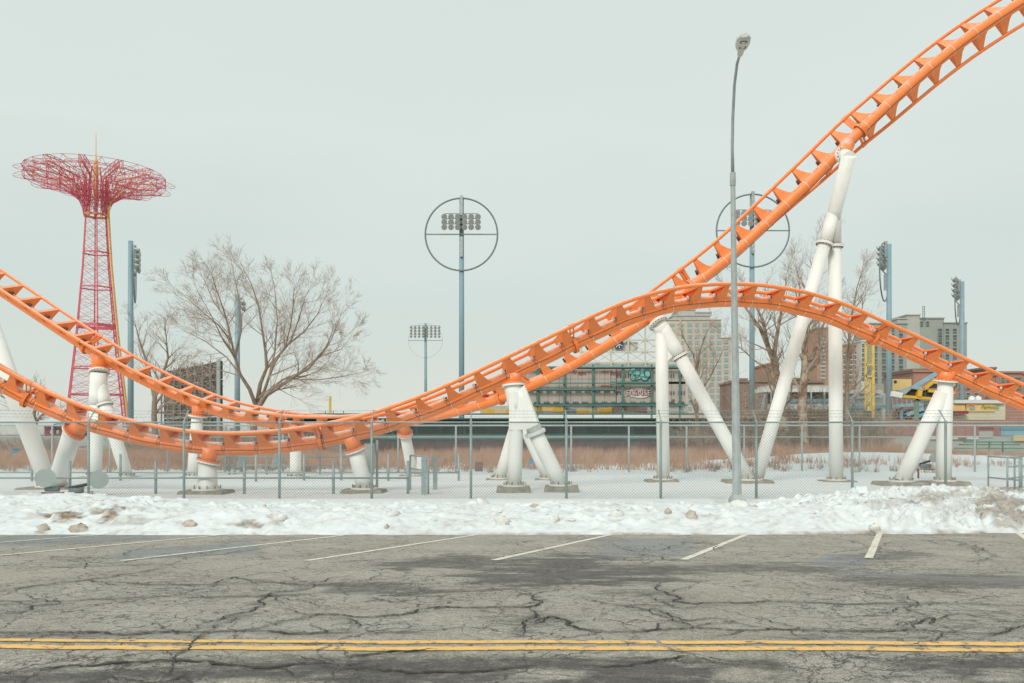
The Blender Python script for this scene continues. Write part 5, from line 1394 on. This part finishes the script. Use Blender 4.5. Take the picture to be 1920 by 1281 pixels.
for i in range(420):
    p = A0 + d * rd.random() + n_ * .4 + up * (z1 * rd.random() ** .8); dd = Vector((rd.gauss(0, 1), 0, rd.gauss(0, 1))).normalized()
    pts = [p]
    for k in range(5): dd = (dd + Vector((rd.gauss(0, .5), 0, rd.gauss(0, .5)))).normalized(); pts.append(pts[-1] + dd * .3)
    vv.tube(pts, .02, 3, False)
vo = stuff(vv.build('vines', M['twig'], bb)); rebase(bb, A0)

# ------------------------------------------------------------------ distant buildings
def building(label, blocks, Y, wins, name='tower_block', cat='building', winm='darkwin', dep=18, sill=None):
    """blocks: (px0,px1,pytop,pybot,material); wins: (list of px centres, list of py centres, w px, h px)"""
    t = thing(name, label, cat)
    for i, (a, b, c, e_, m_) in enumerate(blocks): bx(t, 'wall_block', a, b, c, e_, Y + (i % 3) * .15, dep, m_)
    for i, (a, b, c, e_, m_) in enumerate(blocks):
        x0, x1 = GX(a, Y), GX(b, Y); MB().box(((x0 + x1) / 2, Y + (i % 3) * .15 + dep / 2 - .25, GZ(c, Y) + .12), (x1 - x0 + .6, dep + .4, .5)).build('parapet', M[m_], t)
    for xs, ys_, w, h in wins:
        ww, hh = w * Y / F, h * Y / F
        fr = MB().box((0, 0, 0), (ww + .25, .3, hh + .25)).mesh('window', M['grey_wall2'])
        pn = MB().box((0, 0, 0), (ww, .12, hh)).mesh('pane', M[winm]); rail_ = MB().box((0, 0, 0), (ww, .2, .12)).mesh('sash_bar', M['grey_wall2'])
        for x in xs:
            for y in ys_:
                f = link('window', fr, t, P(x, y, Y - .02)); g = link('pane', pn, f, (0, -.18, 0)); link('sash_bar', rail_, f, (0, -.2, -hh * .1))
        if sill:
            sm_ = MB().box((0, 0, 0), (ww + .5, .45, .35)).mesh('sill', M[sill])
            for x in xs:
                for y in ys_: link('sill', sm_, t, P(x, y + h / 2 + 1.2, Y - .1))
    rebase(t, (GX(blocks[0][0], Y), Y, 0)); return t
building('beige tower block with pale blue windows behind the right leg of the centre support',
         [(1250, 1352, 600, 820, 'beige_wall'), (1352, 1371, 634, 820, 'beige_wall'), (1262, 1332, 592, 600, 'beige_grey'), (1273, 1304, 581, 592, 'beige_grey'), (1304, 1334, 586, 592, 'beige_grey')], 420,
         [([1260, 1278, 1293, 1307, 1321, 1335, 1348], [609 + 11.2 * k for k in range(15)], 7.0, 6), ([1361.5], [641 + 11.2 * k for k in range(12)], 6.5, 6)], winm='bluewin')
building('grey tower block at the right with rows of dark windows and a roof mast',
         [(1633, 1700, 607, 820, 'grey_wall'), (1700, 1725, 591, 820, 'grey_wall2'), (1725, 1770, 597, 820, 'grey_wall'), (1770, 1813, 606, 820, 'grey_wall'), (1683, 1700, 598, 607, 'grey_wall2')], 380,
         [([1641, 1657, 1673, 1689], [618 + 12 * k for k in range(9)], 7.5, 9), ([1762.5, 1776, 1790, 1803.5], [621 + 12 * k for k in range(8)], 7, 9), ([1728, 1739], [607], 5, 8)])
o = thing('roof_mast', 'thin ladder-like antenna mast on the roof of the grey tower block', 'antenna'); Y = 379
for s_ in (-1.8, 1.8): MB().bar(P(1732 + s_, 598, Y), P(1732 + s_, 574, Y), .18).build('mast_leg', M['ring'], o)
for k in range(8): MB().bar(P(1730.2, 596 - k * 3, Y), P(1733.8, 596 - k * 3, Y), .18).build('rung', M['ring'], o)
building('brown brick tower block behind the tall cream column', [(1532, 1556, 616, 820, 'brown_wall'), (1556, 1615, 648, 820, 'brown_wall')], 330,
         [([1543], [632 + 7.4 * k for k in range(12)], 7, 3.2), ([1585, 1595, 1605.5], [662 + 9.4 * k for k in range(7)], 5.5, 4.5)], sill='roofwhite')
building('narrow white and blue glazed block edge beside the brown brick tower', [(1615, 1621, 640, 820, 'roofwhite')], 325, [([1618], [648 + 9 * k for k in range(8)], 4, 6)], dep=10, winm='darkwin')
building('low dark brown roofline behind the reddish leaning tree trunk', [(1380, 1480, 716, 830, 'darkbrown'), (1475, 1518, 711, 716, 'darkbrown'), (1480, 1545, 717, 830, 'darkbrown'), (1443, 1461, 683, 716, 'brown_wall'), (1390, 1400, 712, 716, 'darkbrown')], 230, [([1400, 1410, 1425], [740, 760], 4, 5)], name='low_building')
building('red brick building behind the lower right end of the track', [(1713, 1760, 697, 830, 'redbrick'), (1760, 1867, 704, 830, 'redbrick'), (1848, 1867, 691, 704, 'darkbrown'), (1867, 1917, 699, 830, 'redbrick'), (1712, 1748, 694, 704, 'darkbrown')], 225,
         [([1880, 1889, 1904, 1911], [712, 727, 742], 6, 8), ([1800, 1815, 1830, 1850], [725, 741], 7, 8)], name='brick_building')
building('dark brick building end at the right picture edge', [(1917, 1990, 701, 830, 'brown_wall')], 228, [([1925, 1940], [715, 730], 6, 8)], name='brick_building')
# station-like long building with white canopy and blue band
st = thing('elevated_platform', 'long low platform building with white canopy and bright blue band behind the bare trees', 'platform building'); Y = 150
bx(st, 'canopy', 1432, 1560, 728, 735, Y, 6, 'roofwhite'); bx(st, 'canopy_edge', 1438, 1560, 723, 728, Y + .5, 6, 'beige_grey'); bx(st, 'back_wall', 1440, 1560, 735, 820, Y + 4, .5, 'darkbrown'); bx(st, 'blue_band', 1465, 1560, 748, 755, Y - .2, .4, 'blue')
bx(st, 'lower_wall', 1440, 1560, 757, 768, Y, .4, 'beige_grey')
for x in (1445, 1478, 1520, 1545): bx(st, 'post', x, x + 2.4, 735, 768, Y - .3, .3, 'ltblue')
for x in (1470, 1490, 1508, 1530): bx(st, 'car_window', x, x + 9, 739, 745, Y + 3, .3, 'seagreen')
A_ = [P(1426, 771, Y - 1), P(1434, 740, Y - 1), P(1436, 740, Y - 1), P(1432, 771, Y - 1)]; MB().prism(A_, (0, 0, 0), (0, .6, 0)).build('blue_tower_leg', M['ltblue'], st)
bx(st, 'long_roof', 1560, 1655, 731, 738, Y + 1, 5, 'beige_grey'); bx(st, 'long_wall', 1560, 1660, 738, 820, Y + 3, .5, 'grey_wall2')
rebase(st, (GX(1500, Y), Y, 0))
# blue ride structure
rs_ = thing('blue_ride_platform', 'bright blue steel ride platform with railings and stairs, left of the far right support', 'ride platform'); Y = 130
for (x0, y0, x1, y1, w) in ((1560, 765, 1672, 762, .45), (1672, 762, 1780, 754, .5), (1700, 778, 1760, 755, .5), (1712, 785, 1765, 762, .35), (1560, 748, 1625, 745, .3), (1640, 744, 1672, 742, .3), (1680, 740, 1710, 727, .6), (1590, 752, 1610, 738, .5), (1565, 756, 1600, 752, .8)):
    MB().bar(P(x0, y0, Y), P(x1, y1, Y), w).build('beam', M['blue'] if (x0 + y0) % 2 else M['ltblue'], rs_)
for x in range(1565, 1790, 9): MB().bar(P(x, 763 - (x - 1672) * .06 if x > 1672 else 764, Y + .2), P(x, 744, Y + .2), .12).build('baluster', M['ltblue'], rs_)
for x in (1570, 1600, 1648, 1690, 1735, 1775): MB().bar(P(x, 760, Y + .4), P(x, 815, Y + .4), .35).build('support_post', M['blue'], rs_)
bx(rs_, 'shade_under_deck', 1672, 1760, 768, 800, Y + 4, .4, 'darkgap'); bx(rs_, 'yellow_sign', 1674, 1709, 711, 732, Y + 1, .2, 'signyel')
A_ = [P(1679 + 3 * math.cos(a), 716 + 3 * math.sin(a), Y + .9) for a in np.linspace(0, 2 * math.pi, 9)[:-1]]; MB().prism(A_, (0, 0, 0), (0, .05, 0)).build('sign_mark', M['navy'], rs_)
rebase(rs_, (GX(1670, Y), Y, 0))
# tilted ride wing
rw = thing('tilted_ride_deck', 'tilted black and yellow ride deck with blue arms beside the far right support', 'amusement ride'); Y = 112
MB().prism([P(1690, 742, Y), P(1707, 727, Y), P(1760, 733, Y), P(1792, 725, Y + 6), P(1780, 752, Y), P(1748, 747, Y)], (0, 0, 0), (0, .5, 0)).build('deck_panel', M['black'], rw)
MB().prism([P(1730, 728, Y + .8), P(1772, 697, Y + .8), P(1800, 700, Y + .8), P(1795, 727, Y + .8)], (0, 0, 0), (0, .4, 0)).build('deck_panel', M['darkwin'], rw)
for (x0, y0, x1, y1, w, m_) in ((1690, 742, 1707, 727, .35, 'lampgrey'), (1690, 743, 1750, 748, .35, 'rideyel'), (1707, 726, 1732, 730, .4, 'lampgrey'), (1712, 727, 1756, 700, .45, 'ltblue'), (1732, 730, 1772, 697, .4, 'rideyel'), (1722, 744, 1724, 732, .6, 'rideyel'), (1740, 733, 1790, 737, .35, 'rideyel'), (1745, 716, 1790, 722, .35, 'rideyel'), (1672, 738, 1690, 742, .7, 'white'), (1690, 746, 1760, 755, .2, 'ring'), (1716, 748, 1740, 760, .2, 'ring')):
    MB().bar(P(x0, y0, Y - .3), P(x1, y1, Y - .3), w).build('deck_beam', M[m_], rw)
for x, y in ((1718, 750), (1737, 752), (1790, 745)): MB().tube([P(x, y, Y), P(x + 1, 810, Y)], .32, 8).build('support_post', M['seagreen'], rw)
rebase(rw, (GX(1730, Y), Y, 0))
# kiosk
kk = thing('kiosk', 'cream kiosk with a white roof and yellow sign boards at the right edge', 'kiosk'); Y = 105
bx(kk, 'wall', 1785, 1885, 772, 800, Y, 5, 'creamwall'); bx(kk, 'sign_board', 1812, 1866, 757, 772, Y - .15, 5, 'signyel'); bx(kk, 'roof', 1790, 1884, 750, 756.5, Y - .4, 5.6, 'roofwhite'); bx(kk, 'sign_board', 1786, 1810, 758, 773, Y - .1, 5, 'signyel'); bx(kk, 'side_wall', 1866, 1885, 757, 772, Y, 5, 'creamwall')
text_part('sign_text', 'Famous', .72, P(1837, 767, Y) + Vector((0, -.22, 0)), M['greentxt'], kk, shear=.35, offset=.0)
MB().tube([P(1812, 762, Y - .2), P(1818, 759, Y - .2), P(1824, 760, Y - .2), P(1828, 763, Y - .2)], .09, 5).build('sign_swoosh', M['orange'], kk)
bx(kk, 'picture_panel', 1819, 1828, 763, 768, Y - .25, .1, 'ltblue'); bx(kk, 'awning', 1783, 1816, 771, 776, Y - 1, 1, 'redpaint')
for x in (1822, 1834): MB().tube([P(x, 750, Y + 2), P(x, 745, Y + 2), P(x, 742.5, Y + 2)], [.4, .36, .1], 10).build('roof_vent', M['white'], kk)
rebase(kk, (GX(1830, Y), Y, 0))
# long faded brick wall
lw = thing('brick_boundary_wall', 'long faded pink brick wall with murals and signs at the right, behind the reeds', 'wall'); Y = 92
for i in range(18):
    a = 1657 + i * 17; bx(lw, 'wall_bay', a + .3, a + 16.7, 798, 817, Y, .4, 'pinkbrick')
bx(lw, 'upper_band', 1657, 1965, 787, 797.5, Y + .5, .3, 'redbrick'); bx(lw, 'plinth', 1657, 1965, 817, 850, Y + .1, .4, 'grey_wall2')
bx(lw, 'white_sign', 1745, 1835, 817.5, 824, Y - .1, .1, 'roofwhite'); bx(lw, 'red_sign', 1835, 1864, 796, 804, Y - .1, .1, 'redbrick')
for k in range(6): bx(lw, 'sign_mark', 1838 + k * 4.4, 1840.4 + k * 4.4, 801.3, 802.8, Y - .2, .1, 'redpaint')
bx(lw, 'blue_mural', 1877, 1965, 801, 817, Y - .1, .1, 'ltblue'); bx(lw, 'blue_mural_top', 1877, 1965, 801, 806, Y - .2, .1, 'blue'); bx(lw, 'sand_mural', 1900, 1965, 817, 827, Y - .2, .1, 'signyel')
bx(lw, 'grey_window', 1836, 1862, 809, 819, Y - .1, .1, 'grey_wall2')
text_part('sign_text', 'Coca', .5, P(1797, 823, Y) + Vector((0, -.15, 0)), M['redpaint'], lw, shear=.4, offset=.02) if False else None
for k, xx in enumerate((1797, 1801, 1805, 1809)): MB().tube([P(xx, 823, Y - .2), P(xx + 2, 819.5, Y - .2), P(xx + 3.5, 822.5, Y - .2)], .05, 4).build('red_script_mark', M['redpaint'], lw)
rebase(lw, (GX(1800, Y), Y, 0))
gb = thing('green_container', 'faded green boxy building beside the yellow foul pole', 'shed'); Y = 100
bx(gb, 'body', 1598, 1653, 768, 820, Y, 4, 'seagreen'); bx(gb, 'roof', 1596, 1655, 766, 768.5, Y - .2, 4.4, 'teal')
for x in (1600, 1618, 1636): bx(gb, 'panel', x, x + 16, 771, 792, Y - .08, .1, 'teal' if x == 1618 else 'seagreen')
rebase(gb, (GX(1625, Y), Y, 0))
yp = thing('foul_pole', 'tall yellow foul pole with a pale mesh screen on its left side, at the right', 'foul pole'); Y = 95
MB().bar(P(1636.5, 643, Y), P(1637, 818, Y), .28).build('pole', M['yellow'], yp); MB().bar(P(1623, 645, Y), P(1623, 769, Y), .2).build('screen_frame', M['yellow'], yp)
for py in (645, 684, 706, 769): MB().bar(P(1623, py, Y), P(1636, py, Y), .2).build('screen_bar', M['yellow'], yp)
bx(yp, 'mesh_screen', 1624.5, 1635, 708, 768, Y + .1, .04, 'yellow_mesh'); 
q = MB()
for k in range(12): q.bar(P(1624, 647 + k * 3.2, Y), P(1635, 649 + k * 3.2, Y), .05)
q.build('mesh_wires', M['yellow_mesh'], yp); rebase(yp, (GX(1636, Y), Y, 0))
# green bleacher bench
be = thing('bleacher_bench', 'green slatted bleacher bench behind the far fence at the right', 'bench'); Y = 62
for i, py in enumerate((829, 834, 841)): MB().box((P(1855, py, Y)), (3.6 + i * .7, .3, .10)).build('slat', M['bench'], be)
for x in (1830, 1855, 1880): MB().bar(P(x, 828, Y), P(x, 860, Y), .08).build('leg', M['bench'], be)
rebase(be, (GX(1855, Y), Y, 0))
# red hut and pale banners at far left
rh = thing('red_hut', 'small dark red hut with pale panels at the far left behind the V-shaped support', 'hut'); Y = 110
bx(rh, 'body', 84, 136, 802, 820, Y, 4, 'redpaint'); bx(rh, 'roof', 82, 138, 799.5, 802, Y - .3, 4.6, 'redpaint'); bx(rh, 'awning', 104, 130, 793, 798, Y - .4, 3, 'ltblue')
for x in (94, 104): bx(rh, 'pale_panel', x, x + 6, 807, 813, Y - .1, .1, 'roofwhite')
MB().bar(P(103, 795, Y - 1), P(103, 826, Y - 1), .25).build('lamp_pole', M['black'], rh); rebase(rh, (GX(110, Y), Y, 0))
bx_ = tag(bx(None, 'snowy_dune', -200, 82, 799, 815, 130, 6, 'roofwhite'), 'low pale snow-covered bank far off at the left edge', 'snow bank')
bx_2 = tag(bx(None, 'low_wall', -300, 470, 818, 835, 88, .4, 'galv_far'), 'low grey wall behind the reeds on the left', 'wall')
# blue tarp scraps
for px, py, lab in ((1000, 866, 'scrap of bright blue plastic caught in the reeds behind the A-shaped support'), (28, 847, 'blue plastic scrap in the reeds at the far left')):
    Yq = 45.6; c = P(px, py, Yq); o = MB().add([c + Vector(v_) for v_ in ((-.3, 0, -.25), (-.2, .05, .12), (.0, -.05, .17), (.35, .02, .12), (.1, .1, -.02), (-.1, .0, -.1))], [(0, 5, 4, 3, 2, 1)]); o = o.build('plastic_scrap', M['blue']); tag(o, lab, 'plastic scrap')
# warm-coloured barrel at the reeds
o = MB().box((GX(898, 45), 45, .25), (.4, .3, .5)).build('wooden_crate', M['darkbrown']); tag(o, 'small brown crate at the edge of the reeds in the middle', 'crate')
